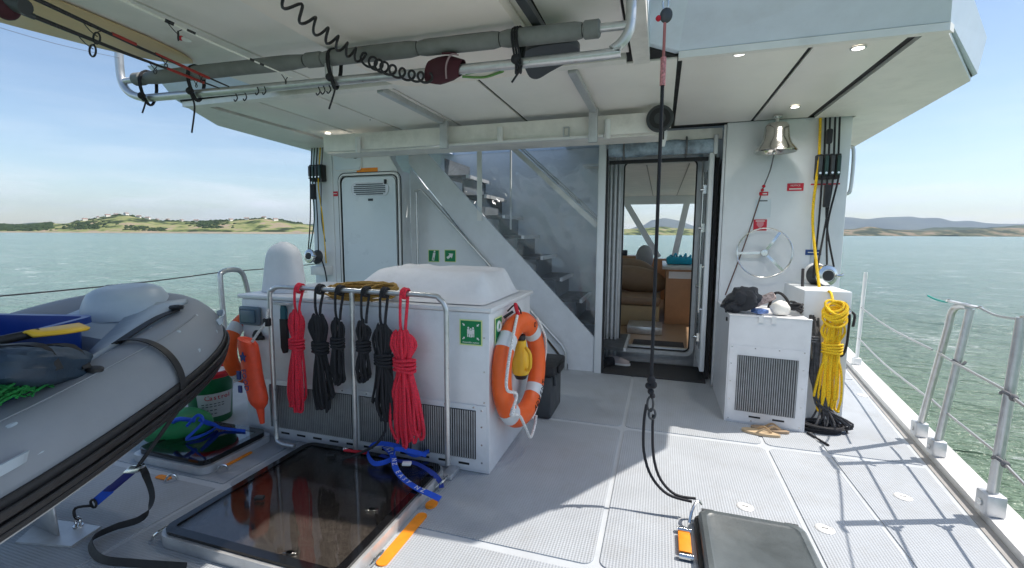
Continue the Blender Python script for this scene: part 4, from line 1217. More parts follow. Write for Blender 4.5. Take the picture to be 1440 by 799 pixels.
hank(-2.335, 1.04, .29, .135, 9, .0088, pink_rope, 'pink rope hank hanging at the left of the rail', 'pink', .33, 1)
hank(-2.165, 1.03, .33, .150, 11, .0092, black_rope, 'long black rope hank second from the left on the rail', 'black', .35, 2)
hank(-2.005, 1.01, .53, .115, 8, .0085, black_rope, 'short black rope hank hanging just left of the middle rail post', 'black', .38, 3)
hank(-1.805, 1.00, .57, .115, 8, .0085, black_rope, 'short black rope hank hanging just right of the middle rail post', 'black', .42, 4)
hank(-1.665, .99, .31, .155, 12, .0092, black_rope, 'longest black rope hank, between the middle post and the right pink hank', 'black', .36, 5)
hank(-1.52, .96, .17, .185, 12, .0100, pink_rope, 'large pink rope hank with wide loose loops at the right of the rail', 'pink', .30, 6, spread=1.25)
line('rope_tail', [(-1.66, 2.50, .36), (-1.66, 2.49, .27), (-1.72, 2.46, .18), (-1.85, 2.42, .11), (-1.93, 2.40, .085)], .009, black_rope, 'black rope end trailing from the longest black hank to the hatch')
# tan coil lying on rail and lid
t = thing('hose_coil', 'coil of thin golden brown line lying on the locker edge behind the rail', 'coil', (-1.93, 2.72, 1.095))
b = bmesh.new(); rn = random.Random(4)
for k in range(11):
    a_, c_ = .27*rn.uniform(.85, 1.05), .10*rn.uniform(.75, 1.1); zz = 1.115+k*.007
    cx, cy = -1.95+rn.uniform(-.03, .03), 2.70+rn.uniform(-.02, .02)
    tube(b, [(cx+a_*math.cos(a), cy+c_*math.sin(a), zz+.018*math.sin(a+rn.random()*.4)+.01*rn.random()) for a in [2*PI*q/26 for q in range(26)]], .0075, 6, closed=True)
obj('loops', b, tan_rope, t)
b = bmesh.new()
for x in (-2.08, -1.9, -1.83): tube(b, [(x+.01*math.sin(a), 2.70+.12*math.cos(a), 1.145+.055*math.sin(a)) for a in [2*PI*q/14 for q in range(14)]], .006, 6, closed=True)
obj('tie', b, tan_rope, t)
# small blocks hung at the left end
# orange throw bag
t = thing('throw_bag', 'orange throw line bag with blue print hanging on the left rail post', 'throw bag', (-2.66, 2.46, .24))
b = bmesh.new(); rings = []
for k in range(15):
    s = k/14; z = .80-.49*s
    rr = .074*(1-.0*s) if s < .9 else .074*(1-(s-.9)*5.5)
    if k == 0: rr = .062
    cx = -2.750+.085*s+.004*math.sin(s*9)
    rings.append([b.verts.new((cx+rr*math.cos(a)*(1+.05*noise.noise((s*4, a*1.5, 2))), 2.47+rr*.75*math.sin(a), z+.018*math.cos(a)*(-1 if k == 0 else 0))) for a in [2*PI*q/24 for q in range(24)]])
for A, B in zip(rings, rings[1:]):
    for q in range(24): b.faces.new((A[q], A[(q+1) % 24], B[(q+1) % 24], B[q]))
b.faces.new(rings[0][::-1]); b.faces.new(rings[-1])
bagm = mat('bag_orange_red', (.90, .085, .03), .5, var=.12, scale=12, bump=.006, bscale=22)
obj('bag', b, bagm, t)
b = bmesh.new(); cyl(b, (-2.662, 2.47, .315), (-2.655, 2.475, .20), .028, 12, r2=.016); obj('neck', b, bagm, t)
b = bmesh.new(); tube(b, [(-2.70, 2.47, .79), (-2.64, 2.48, .87), (-2.60, 2.50, .93), (-2.60, 2.52, 1.02)], .010, 8, sm=3); obj('cord', b, white_rope, t)
b = bx(-2.625, -2.575, 2.49, 2.525, .90, .955, bev=.006); obj('clip', b, black, t)
blue_print = mat('blue_print', (.03, .05, .22), .6)
Mb = faceM((-2.715, 2.406, .53), (.17, 0, -.98), (.98, 0, .17))
obj('lettering', text_bm('FOOD', .055, Mb, .001), blue_print, t, sm=False)
b = prism([(0, .04), (.012, .012), (.03, .015), (.015, -.005), (.018, -.03), (0, -.012), (-.018, -.03), (-.015, -.005), (-.03, .015), (-.012, .012)], 'Y', 2.4065, 2.412)
b.transform(Matrix.Translation((-2.725, 0, .69))); obj('print', b, blue_print, t)
b = bmesh.new(); box(b, (-2.795, 2.43, .55), (.03, .012, .06)); box(b, (-2.79, 2.43, .45), (.028, .012, .05)); obj('print', b, blue_print, t)


# covers on the locker
def soft_cover(name, c, s, label, top=.72, seed=0, m=cover_m, n=14):
    b = bmesh.new(); bmesh.ops.create_cube(b, size=2)
    bmesh.ops.subdivide_edges(b, edges=b.edges, cuts=n, use_grid_fill=True)
    for v in b.verts:
        x, y, z = v.co
        k = 1-(1-top)*max(0, (z+1)/2)**1.3
        x *= k; y *= k
        l = max(abs(x), abs(y), abs(z))
        q = Vector((x, y, z)); rr = (abs(x)**5+abs(y)**5+abs(z)**5)**(1/5)
        if z > -.2: q = q*(.55+.45*l/max(rr, .01))
        f = noise.noise((q.x*1.7+seed, q.y*1.7, q.z*1.2))*.05+.03*noise.noise((q.x*4+seed, q.y*4, q.z*2))
        q = q*(1+f)
        v.co = Vector((c[0]+q.x*s[0]/2, c[1]+q.y*s[1]/2, max(c[2]-s[2]/2, c[2]+q.z*s[2]/2)))
    return b


t = thing('covered_equipment', 'wide low box under a pale grey fabric cover on the locker lid', 'covered box', (-1.52, 3.1, 1.095))
def sst(x): x = max(0, min(1, x)); return x*x*(3-2*x)


bm = bmesh.new(); nxc, nyc = 70, 44; G = {}
for i in range(nxc+1):
    for j in range(nyc+1):
        u, v = i/nxc, j/nyc
        x = -2.28+1.23*u; y = 2.70+.80*v
        h = .185*sst(u/.30)*sst((1-u)/.10)*sst(v/.34)*sst((1-v)/.12)
        h *= 1-.10*sst((u-.5)/.5)
        wv = noise.noise((x*3.2+y*2, y*3.5, 3))*.5+noise.noise((x*9+y*4, y*6, 5))*.22+abs(noise.noise((x*4-y*7, y*3, 8)))*.5
        edge = sst(u/.08)*sst((1-u)/.06)*sst(v/.08)*sst((1-v)/.06)
        G[i, j] = bm.verts.new((x+.015*wv, y+.012*wv, 1.0945+.004+h+.040*wv*edge*(.35+h/.225*.65)+.010*edge))
for i in range(nxc):
    for j in range(nyc): bm.faces.new((G[i, j], G[i+1, j], G[i+1, j+1], G[i, j+1]))
obj('cover', bm, cover_m, t)
t = thing('covered_pump', 'tall rounded object under a grey hood at the left end of the locker', 'covered object', (-2.78, 2.88, 1.095))
bm = bmesh.new(); rings = []
for k in range(15):
    s = k/14; z = 1.0945+.385*s
    w_ = .185*(1-.34*s)*(1 if s < .72 else math.sqrt(max(0.0, 1-((s-.72)/.285)**2)))
    d_ = .085*(1-.25*s)*(1 if s < .75 else math.sqrt(max(0.0, 1-((s-.75)/.26)**2)))
    cx = -2.785+.015*s
    rings.append([bm.verts.new((cx+w_*math.copysign(abs(math.cos(a))**.8, math.cos(a))*(1+.04*noise.noise((s*3, a, 1))), 2.87+d_*math.copysign(abs(math.sin(a))**.7, math.sin(a))*1.2, z)) for a in [2*PI*q/28 for q in range(28)]])
for A, B in zip(rings, rings[1:]):
    for q in range(28): bm.faces.new((A[q], A[(q+1) % 28], B[(q+1) % 28], B[q]))
bm.faces.new(rings[0][::-1]); bm.faces.new(rings[-1])
obj('hood', bm, cover_m, t)


# ---- lifebuoys
def lifebuoy(c, nrm, upv, Rm, rt_, label, letters=None, grab=None):
    t = thing('lifebuoy', label, 'lifebuoy', c, 'lifebuoys')
    n_ = Vector(nrm).normalized(); r_ = Vector(upv).cross(n_).normalized(); M = faceM(c, r_, n_.cross(r_))

    def seg_(a0, a1, rr, k=40, closed=False):
        b = bmesh.new(); rings = []
        cnt = k if closed else k+1
        for i in range(cnt):
            a = a0+(a1-a0)*i/k
            rings.append([b.verts.new(((Rm+rr*math.cos(p))*math.cos(a), (Rm+rr*math.cos(p))*math.sin(a), rr*.82*math.sin(p))) for p in [2*PI*q/18 for q in range(18)]])
        for i in range(cnt if closed else cnt-1):
            A, B = rings[i], rings[(i+1) % cnt]
            for q in range(18): b.faces.new((A[q], A[(q+1) % 18], B[(q+1) % 18], B[q]))
        b.transform(M); return b
    obj('ring', seg_(0, 2*PI, rt_, 64, True), orange_m, t)
    for a in (45, 135, 225, 315):
        obj('reflective_band', seg_(R(a-8), R(a+8), rt_*1.015, 6), reflect_m, t)
    if grab:
        b = bmesh.new(); tube(b, [M @ Vector(p) for p in grab], .010, 8, sm=5); obj('grab_line', b, white_rope, t)
        q = M @ Vector(grab[5]); b = bmesh.new()
        for dx in (0, .012, -.012): bmesh.ops.create_uvsphere(b, u_segments=8, v_segments=6, radius=.017, matrix=Matrix.Translation(q+Vector((0, dx, dx))))
        obj('knot', b, white_rope, t)
    if letters:
        for s, a, rot in letters:
            a = R(a)
            for j, ch in enumerate(s):
                aj = a+j*R(8)
                Ml = M @ Matrix.Rotation(aj, 4, 'Z') @ Matrix.Translation((Rm, 0, rt_*.83)) @ Matrix.Rotation(R(90), 4, 'Z')
                obj('lettering', text_bm(ch, .055, Ml, .0015), black, t, sm=False)
    return t


Rm, rt_ = .325, .075
o_ = Rm+rt_
gl = [(-.10, o_*.98, .03), (-.28, .28, .07), (-.38, .10, .07), (-.40, -.02, .07), (-.30, -.08, .09), (-.375, -.17, .09), (-.26, -.24, .09), (-.16, -.36, .085), (-.05, -.47, .07), (.06, -.44, .06), (.08, -.36, .07)]
lb = lifebuoy((-.90, 3.03, .61), (1, -.10, .05), (0, 0, 1), Rm, rt_, 'orange lifebuoy with white grab line hung on the side of the locker facing the doorway',
              letters=[('ADVENT', -72, 0), ('O', 63, 0)], grab=gl)
b = bmesh.new(); tube(b, [(-.83, 3.2, .94), (-.80, 3.35, .75), (-.83, 3.40, .5), (-.84, 3.28, .28), (-.85, 3.15, .20)], .009, 8, sm=5); obj('grab_line', b, white_rope, lb)
b = bmesh.new(); tube(b, [(-.985, 2.98, 1.02), (-.93, 2.98, 1.07), (-.90, 3.0, 1.03), (-.90, 3.02, .99)], .006, 6, sm=3); cyl(b, (-.985, 2.90, .99), (-.93, 2.93, 1.03), .01, 8)
tag(obj('hook', b, black), 'black hook on the locker edge holding the lifebuoy', 'hook')
b = bmesh.new(); tube(b, [(-.905, 2.99, .985), (-.915, 2.98, 1.02), (-.93, 2.985, 1.07), (-.92, 3.0, 1.03)], .014, 8, sm=3)
tag(obj('cord_loop', b, red_cord), 'red and white cord loop tying the lifebuoy to its hook', 'cord')
lb2 = lifebuoy((-3.06, 2.80, .655), (-1, -.12, 0), (0, 0, 1), .235, .058, 'orange lifebuoy hung on the left end of the locker behind the dinghy bow')
for i, (s, z) in enumerate((('Y', .76), ('B', .68))):
    Ml = faceM((-3.15, 2.555, z), (1, .2, 0), (0, 0, 1)); obj('lettering', text_bm(s, .07, Ml, .002), signw, lb2, sm=False)
# rescue light inside the lifebuoy
t = thing('rescue_light', 'yellow rescue light with black cap clipped inside the lifebuoy', 'light', (-.93, 3.06, .55))
M0 = Matrix.Translation((-.915, 3.08, .56)) @ Matrix.Diagonal((.75, .85, 1, 1))
obj('body', lathe([(0, 0), (.075, 0), (.085, .02), (.085, .09), (.07, .12), (.05, .20), (.045, .24), (0, .245)], 24, M0), yellow_p, t)
obj('base_cap', lathe([(0, -.035), (.05, -.035), (.07, -.004), (0, -.004)], 20, M0), black, t)
obj('top_cap', lathe([(0, .246), (.04, .246), (.04, .28), (0, .285)], 20, M0), black, t)
b = bmesh.new(); tube(b, [(-.86, 3.03, .60), (-.83, 3.01, .63), (-.83, 3.01, .72), (-.87, 3.04, .76)], .012, 8, sm=3); obj('handle', b, yellow_p, t)
# black storage case
t = thing('storage_case', 'black plastic storage case standing behind the lifebuoy', 'case', (-1.1, 3.95, 0))
obj('body', bx(-1.25, -.82, 3.64, 4.05, .003, .37, bev=.025), fin_m, t)
obj('lid', bx(-1.27, -.79, 3.62, 4.07, .373, .46, bev=.02), black, t)
obj('handle', bx(-.788, -.765, 3.72, 3.92, .38, .44, bev=.01), black, t)
obj('latch', bx(-.818, -.795, 3.70, 3.76, .28, .37, bev=.004), fin_m, t)

# ================================================================== VENTILATION BOX at right
VB = thing('ventilation_box', 'pale metal box with vertical louvres standing right of the doorway', 'ventilation box', (.85, 4.5, 0))
bm = prism([(.56, 4.10), (1.132, 4.035), (1.132, 4.97), (.56, 4.97)], 'Z', .003, .895)
obj('body', bm, locker_m, VB, sm=False)
dv = Vector((1.132-.56, 4.035-4.10, 0)).normalized()
Mv = faceM((.56, 4.10, 0), dv, (0, 0, 1))


def pbox(u0, u1, v0, v1, w0, w1, bev=0): return plate(u0, u1, v0, v1, w0, w1, Mv, bev)


obj('frame_plate', pbox(.012, .562, .02, .655, .001, .007, .001), locker_m, VB, sm=False)
gf = obj('grille', pbox(.075, .505, .11, .575, .0075, .010), blackgap, VB, sm=False)
b = bmesh.new()
for k in range(27): box(b, (.083+k*.0159, .3425, .015), (.0085, .462, .008), M=Matrix.Rotation(R(22), 4, 'Y'))
b.transform(Mv); obj('louvre', b, MATS['grille_slat'], gf, sm=False)
for k in (0, 1):
    b = bmesh.new(); box(b, (.223+k*.17, .070, .0080), (.084, .014, .002)); b.transform(Mv); obj('drain_slot', b, blackgap, VB, sm=False)
b = bmesh.new()
for u in (.03, .20, .37, .54):
    for v in ((.035, .64) if u in (.20, .37) else (.035, .2, .35, .5, .64)): b = lathe([(0, 0), (.006, 0), (.005, .003), (0, .004)], 8, Mv @ Matrix.Translation((u, v, .0072)), b)
obj('rivets', b, steel, VB)
obj('top_rim', pbox(-.004, .578, .895, .905, -.03, .006, .002), white, VB, sm=False)
for u in (.21, .30):
    obj('clip', pbox(u, u+.035, .855, .91, .007, .012), white, VB, sm=False)
b = bx(.549, .5585, 4.2, 4.23, .83, .86); obj('vent_hole', b, black, VB)
# things lying on it
bm = bmesh.new(); bmesh.ops.create_icosphere(bm, subdivisions=4, radius=1)
for v in bm.verts:
    q = v.co; f = 1+.30*noise.noise((q.x*1.9, q.y*1.9, q.z*1.6+4))+.16*noise.noise((q.x*4, q.y*4, q.z*4)); q = q*f
    if q.x < -.1: q.z *= .72
    q.z = max(q.z, -.55); v.co = q
bm.transform(Matrix.Translation((.665, 4.32, .985)) @ Matrix.Rotation(R(-22), 4, 'Y') @ Matrix.Diagonal((.16, .13, .125, 1)))
tag(obj('hat', bm, darkcloth), 'crumpled black hat lying on the left of the ventilation box', 'hat')
bm = bmesh.new(); bmesh.ops.create_icosphere(bm, subdivisions=3, radius=1)
for v in bm.verts:
    q = v.co; v.co = q*(1+.2*noise.noise((q.x*2, q.y*2, q.z*2+9))); v.co.z = max(v.co.z, -.6)
bm.transform(Matrix.Translation((.955, 4.24, .945)) @ Matrix.Diagonal((.075, .06, .07, 1)))
tag(obj('rag', bm, mat('white_rag', (.75, .73, .68), .9, bump=.01, bscale=20)), 'crumpled white rag on the ventilation box beside the black hat', 'rag')
bm = bmesh.new(); box(bm, (.845, 4.36, 1.0), (.20, .05, .07), M=Matrix.Rotation(R(-28), 4, 'Y'), bev=.015)
tag(obj('pouch', bm, mat('patterned_pouch', (.42, .33, .31), .7, var=.8, scale=45)), 'patterned pouch leaning behind the white rag', 'pouch')
bm = bmesh.new(); box(bm, (.80, 4.22, .925), (.10, .10, .035), rz=.4, bev=.01)
tag(obj('carton', bm, mat('blue_white_pack', (.10, .18, .42), .5, var=.6, scale=25)), 'small blue and white packet between the black hat and the white rag', 'packet')
line('cable_loop', [(.90, 4.40, .93), (.93, 4.38, 1.05), (.98, 4.36, 1.06), (1.03, 4.32, .99), (1.0, 4.3, .93)], .012, black_rope, 'black cable loop standing above the white rag', 'cable')
bm = bmesh.new(); rn = random.Random(8)
for k in range(4): tube(bm, [(1.06+.06*math.cos(a)*rn.uniform(.8, 1.1), 4.28+.06*math.sin(a), .92+.05*abs(math.sin(a+k))+.01*k) for a in [2*PI*q/14 for q in range(14)]], .010, 6, closed=True)
tag(obj('cable_coil', bm, black_rope), 'black cable bundle at the right edge of the ventilation box', 'cable')
# yellow rope hank and black lines
t = hank(1.325, .90, .10, .17, 8, .0095, yellow_rope, 'bright yellow rope hank hanging on the locker beside the ventilation box', 'yellow', .30, 9, y=4.20, hook=False, spread=1.15, group='rope hanks by the winch')
b = bmesh.new(); rn = random.Random(5)
for k in range(14):
    a0 = rn.uniform(0, 6); rr = rn.uniform(.045, .085); cz = .95+rn.uniform(-.05, .05)
    tl = rn.uniform(-.5, .5)
    tube(b, [(1.315+rr*math.cos(a+a0), 4.18+rr*.45*math.sin(a+a0)*math.cos(tl)-.02, cz+rr*.75*math.sin(a+a0+tl)) for a in [2*PI*q/16 for q in range(16)]], .0095, 6, closed=True)
obj('top_bunch', b, yellow_rope, t)
b = bmesh.new(); tube(b, [(1.335, 4.60, 1.02), (1.31, 4.3, 1.10), (1.30, 4.18, 1.03)], .011, 6, sm=4); obj('rope_end', b, yellow_rope, t)
t = thing('black_rope_hank', 'long grey and black rope tails heaped beside the ventilation box', 'rope', (1.27, 4.15, 0.003), 'rope hanks by the winch')
b = bmesh.new(); rn = random.Random(12)
for k in range(22):
    x0 = 1.175+.075*rn.random(); y0 = 4.20+.04*rn.random()
    ex = x0+rn.uniform(-.0, .27); ez = rn.uniform(.012, .09)
    tube(b, [(x0, y0+.08, .90-.1*rn.random()), (x0-.02+.05*rn.random(), y0, .70), (x0+.03*rn.random(), y0-.01, .42), (x0+.03+.06*rn.random(), y0-.03, .20), (ex, y0-.12*rn.random()-.02, ez), (ex-.06, y0-.10*rn.random()-.03, .012+.02*rn.random()), (ex-.15*rn.random(), y0-.02, .02+.04*rn.random())], .0080, 6, sm=4)
obj('strands', b, mat('charcoal_rope', (.055, .055, .06), .7, var=.7, scale=50), t)
b = bmesh.new()
for k in range(7):
    rr = rn.uniform(.08, .14)
    tube(b, [(1.27+rr*math.cos(a)*1.1, 4.10+rr*.5*math.sin(a), .016+.014*k*.6+.012*math.sin(a+k)) for a in [2*PI*q/18 for q in range(18)]], .0080, 6, closed=True)
obj('heap', b, black_rope, t)
b = bmesh.new()
for i_ in range(3): tube(b, [(1.20+.04*math.cos(a), 4.23+.03*math.sin(a), .70+.02*i_) for a in [2*PI*q/14 for q in range(14)]], .006, 6, closed=True)
obj('binding', b, grey_rope, t)
line('rope_loop', [(1.44, 4.9, 1.05), (1.43, 4.28, 1.0), (1.45, 4.27, .75), (1.43, 4.27, .60), (1.38, 4.28, .58)], .010, black_rope, 'black rope drooping down the face of the tall locker behind the yellow hank')
line('rope_tail', [(1.36, 4.22, .93), (1.42, 4.20, .96), (1.46, 4.20, .93), (1.455, 4.2, .84)], .010, black_rope, 'short black rope turn over the cleat on the tall locker')
line('rope_tail', [(1.22, 4.72, 1.25), (1.20, 4.6, 1.05), (1.18, 4.35, .93)], .012, black_rope, 'black rope falling from the right winch behind the ventilation box')
line('rope_tail', [(1.15, 4.02, .012), (1.19, 3.93, .010), (1.235, 3.82, .010)], .008, black_rope, 'thin black rope end on the deck in front of the rope heap')


def flipflop(loc, rz, label, m):
    t = thing('flip_flop', label, 'flip-flop', loc, 'flip-flops')
    M = Matrix.Translation(loc) @ Matrix.Rotation(rz, 4, 'Z')
    poly = [(.135*math.cos(a), (.046-.012*math.cos(a+PI)*-1)*math.sin(a)) for a in [2*PI*k/28 for k in range(28)]]
    b = prism(poly, 'Z', 0, .018); b.transform(M); obj('sole', b, m, t)
    b = bmesh.new(); strap(b, [(-.03, .042, .015), (.02, .030, .05), (.075, 0, .022)], .014, .004, (0, 0, 1), sm=4); strap(b, [(-.03, -.042, .015), (.02, -.030, .05), (.075, 0, .022)], .014, .004, (0, 0, 1), sm=4)
    b.transform(M); obj('thong', b, skin_tan, t)


flipflop((.80, 3.90, .004), R(-12), 'tan flip-flop lying nearest the camera below the ventilation box', mat('flipflop_tan', (.50, .38, .24), .8))
flipflop((.88, 3.985, .004), R(-8), 'darker tan flip-flop behind its pair, against the ventilation box', mat('flipflop_brown', (.33, .24, .16), .8))

# ================================================================== STANCHIONS AND WIRES


def stanch(t, base, top, r=.024):
    b = bmesh.new(); cyl(b, base+Vector((0, 0, .05)), top, r, 14); obj('tube', b, galv, t)
    obj('socket', bx(base.x-.045, base.x+.045, base.y-.05, base.y+.05, base.z, base.z+.12, bev=.01), bare, t)
    b = bmesh.new(); cyl(b, base+Vector((-.046, 0, .06)), base+Vector((-.052, 0, .06)), .018, 12); obj('bolt', b, steel, t)


b0 = Vector((1.765, 3.06, .045)); t = thing('stanchion', 'single metal stanchion standing on the toe rail nearest the camera', 'stanchion', b0)
stanch(t, b0, Vector((1.80, 3.06, 1.13)))
for z in (.36, .72):
    b = bmesh.new(); tube(b, [(1.75, 3.06, z), (1.74, 3.02, z+.02), (1.77, 3.0, z), (1.80, 3.03, z-.015)], .009, 6, sm=3); bmesh.ops.create_uvsphere(b, u_segments=8, v_segments=6, radius=.02, matrix=Matrix.Translation((1.765, 2.99, z))); obj('lashing', b, grey_rope, t)
b = bmesh.new(); tube(b, [(1.80, 3.06, 1.13), (1.80, 3.02, 1.14), (1.80, 2.98, 1.13)], .012, 8, sm=3); obj('hook', b, steel, t)
ba = Vector((1.915, 4.14, .045)); bb = Vector((1.865, 3.80, .045))
t = thing('gate_stanchion', 'pair of leaning metal posts joined by a short top plate at the rail gate', 'stanchion', (1.9, 3.95, .045))
for base, top in ((ba, Vector((1.955, 3.97, 1.03))), (bb, Vector((1.965, 3.80, 1.07)))):
    b = bmesh.new()
    if base is ba: tube(b, [base+Vector((0, 0, .05)), base.lerp(top, .8), top, Vector((1.965, 3.90, 1.075)), Vector((1.965, 3.82, 1.08))], .023, 14, sm=4)
    else: cyl(b, base+Vector((0, 0, .05)), top, .023, 14)
    obj('tube', b, galv, t)
    obj('socket', bx(base.x-.04, base.x+.04, base.y-.045, base.y+.045, base.z, base.z+.11, bev=.01), bare, t)
    b = bmesh.new(); cyl(b, base+Vector((-.041, 0, .055)), base+Vector((-.048, 0, .055)), .016, 12); obj('bolt', b, steel, t)
obj('top_plate', bx(1.945, 1.985, 3.72, 4.03, 1.085, 1.097, bev=.003), bare, t)
for y, s in ((3.72, -1), (4.03, 1)):
    b = bmesh.new(); tube(b, [(1.965, y, 1.09), (1.965, y+s*.02, 1.10), (1.965, y+s*.04, 1.085)], .008, 8, sm=3); obj('eye', b, steel, t)
b = bmesh.new(); tube(b, [(1.90, 3.80, .72), (1.93, 3.76, .70), (1.955, 3.77, .72)], .009, 6, sm=3); obj('lashing', b, grey_rope, t)
b0 = Vector((2.24, 6.28, .045)); t = thing('stanchion', 'slim white stanchion further forward beside the tall locker', 'stanchion', b0)
b = bmesh.new(); cyl(b, b0+Vector((0, 0, .04)), Vector((2.255, 6.28, 1.13)), .019, 12); obj('tube', b, white, t)
obj('socket', bx(b0.x-.04, b0.x+.04, b0.y-.04, b0.y+.04, b0.z, b0.z+.08, bev=.01), white, t)
wm = mat('guard_wire', (.45, .45, .44), .4, .5)
for i, z in enumerate((.36, .72)):
    line('guard_wire', [(1.80, 3.06, z), (1.90, 3.80, z-.01), (1.93, 4.05, z)], .0080, wm, ('lower' if i == 0 else 'upper') + ' thin guard wire from the near stanchion to the gate posts', 'wire', sm=4)
    line('guard_wire', [(1.925, 4.10, z), (2.08, 5.2, z-.03), (2.24, 6.28, z)], .0080, wm, ('lower' if i == 0 else 'upper') + ' thin guard wire from the gate posts to the forward stanchion', 'wire', sm=4)
    line('guard_wire', [(1.77, 3.02, z), (1.62, 2.2, z-.02), (1.45, 1.0, z)], .0080, wm, ('lower' if i == 0 else 'upper') + ' thin guard wire running aft from the near stanchion', 'wire', sm=4)
line('guard_wire', [(1.80, 3.06, 1.12), (1.88, 3.4, 1.09), (1.965, 3.72, 1.095)], .007, wm, 'top guard wire from the near stanchion to the gate top plate', 'wire', sm=4)
line('guard_wire', [(1.80, 3.00, 1.13), (1.62, 2.2, 1.11), (1.45, 1.0, 1.13)], .005, wm, 'top guard wire running aft from the near stanchion', 'wire', sm=4)
line('wire_end', [P(1305, 416, Y=4.6), P(1315, 421, Y=4.5), P(1330, 425, Y=4.25), (1.965, 4.07, 1.085)], .007, mat('teal_cord', (.02, .35, .30), .6), 'short teal cord end blowing off the gate post top', 'cord', sm=4)
# left rail gate
t = thing('left_gate_rail', 'inverted U metal rail at the port deck edge behind the dinghy bow', 'rail', (-4.0, 3.45, .045))
b = bmesh.new(); tube(b, [(-3.93, 3.32, .05), (-3.97, 3.33, .6), (-4.0, 3.34, 1.10), (-4.0, 3.36, 1.165), (-4.0, 3.42, 1.185), (-4.0, 3.50, 1.185), (-4.0, 3.57, 1.16), (-4.0, 3.62, 1.05), (-3.99, 3.72, .5), (-3.96, 3.78, .05)], .024, 12, sm=3); obj('tube', b, galv, t)
for z in (1.17, .62, .30):
    line('guard_wire', [(-4.0, 3.32, z), (-3.9, 2.4, z-.02), (-3.75, .9, z)], .0055, mat('dark_wire', (.10, .10, .10), .5), {1.17: 'top', .62: 'middle', .30: 'lowest'}[z]+' dark guard wire running aft from the port gate rail', 'wire', sm=4)
    line('guard_wire', [(-4.0, 3.55, z), (-4.08, 4.4, z-.01), (-4.3, 6.2, z)], .0055, MATS['dark_wire'], {1.17: 'top', .62: 'middle', .30: 'lowest'}[z]+' dark guard wire running forward from the port gate rail', 'wire', sm=4)

# ================================================================== DECK HATCHES
x0, x1, y0, y1 = -2.33, -1.27, 1.52, 2.56
t = thing('glass_hatch', 'large framed deck hatch with smoked glass in front of the metal locker', 'hatch', ((x0+x1)/2, (y0+y1)/2, .003))
obj('frame', ringplate(x0-.018, x1+.018, y0-.018, y1+.018, .09, .040, 'Z', .003, .060), bare, t)
obj('rubber_rim', ringplate(x0, x1, y0, y1, .07, .045, 'Z', .0605, .076), mat('black_acrylic', (.008, .008, .009), .08), t)
obj('coaming_floor', prism(rrect(x0+.02, x1-.02, y0+.02, y1-.02, .05), 'Z', .0025, .006), mat('speckled_liner', (.42, .40, .37), .8, var=.5, scale=38, dirt=.5), t)
obj('glass', prism(rrect(x0+.04, x1-.04, y0+.04, y1-.04, .04), 'Z', .064, .072), hatch_glass, t)
for px, py in ((523, 717), (408, 778)):
    p = P(px, py, Z=.06); b = bmesh.new(); box(b, p, (.07, .03, .012), rz=.3, bev=.004); cyl(b, p+Vector((0, 0, -.02)), p+Vector((0, 0, .006)), .018, 12); obj('handle', b, steel, t)
for px, py in ((466, 640), (365, 700)):
    p = P(px, py, Z=.085); b = bmesh.new(); box(b, p, (.05, .03, .02), rz=.3, bev=.005); obj('hinge', b, black, t)
for q in ((x1+.04, y1-.12), (x1+.05, y0+.20), (x0-.04, y0+.05)):
    b = bmesh.new(); tube(b, [(q[0]-.02, q[1]-.05, .01), (q[0]+.02, q[1]-.04, .05), (q[0]+.02, q[1]+.04, .05), (q[0]-.02, q[1]+.05, .01)], .008, 8, sm=3); obj('corner_bracket', b, steel, t)
pads = thing('hatch_pads', 'orange pads stuck on the deck along the right side of the glass hatch', 'pads', (x1+.1, 2.05, .003))
obj('pad', prism([(x1+.075+.033*math.cos(a), 2.24+.045*math.sin(a)) for a in [2*PI*k/20 for k in range(20)]], 'Z', .003, .010), orange_pad, pads)
obj('pad', prism(rrect(x1+.045, x1+.105, 1.72, 2.15, .028), 'Z', .003, .010), orange_pad, pads)
x0, x1, y0, y1 = -3.36, -2.74, 2.09, 2.60
t = thing('small_glass_hatch', 'smaller deck hatch with teal glass beside the dinghy and green bucket', 'hatch', ((x0+x1)/2, (y0+y1)/2, .003))
obj('frame', ringplate(x0-.025, x1+.025, y0-.025, y1+.025, .06, .04, 'Z', .003, .050), bare, t)
obj('rubber_rim', ringplate(x0, x1, y0, y1, .06, .055, 'Z', .0505, .085), MATS['black_acrylic'], t)
obj('coaming_floor', prism(rrect(x0+.02, x1-.02, y0+.02, y1-.02, .05), 'Z', .0025, .006), mat('hatch_well', (.20, .30, .34), .6, var=.3), t)
obj('glass', prism(rrect(x0+.045, x1-.045, y0+.045, y1-.045, .035), 'Z', .070, .082), teal_glass, t)
for px, py, L_ in ((336, 645, .2), (230, 672, .11)):
    p = P(px, py, Z=.004); a = 0 if px == 230 else R(90)
    b = prism(rrect(-L_/2, L_/2, -.02, .02, .015), 'Z', .003, .009); b.transform(Matrix.Translation((p.x, p.y, 0)) @ Matrix.Rotation(a, 4, 'Z'))
    tag(obj('deck_pad', b, orange_pad), 'orange pad on the deck beside the small teal hatch, ' + ('on its right side' if px == 336 else 'below its near edge'), 'pad')
for px, py in ((355, 630), (312, 662), (240, 676)):
    p = P(px, py, Z=.004); b = bmesh.new(); tube(b, [(p.x-.02, p.y-.02, .01), (p.x, p.y-.01, .04), (p.x+.02, p.y+.01, .04), (p.x+.03, p.y+.02, .01)], .007, 8, sm=3); obj('corner_bracket', b, steel, t)
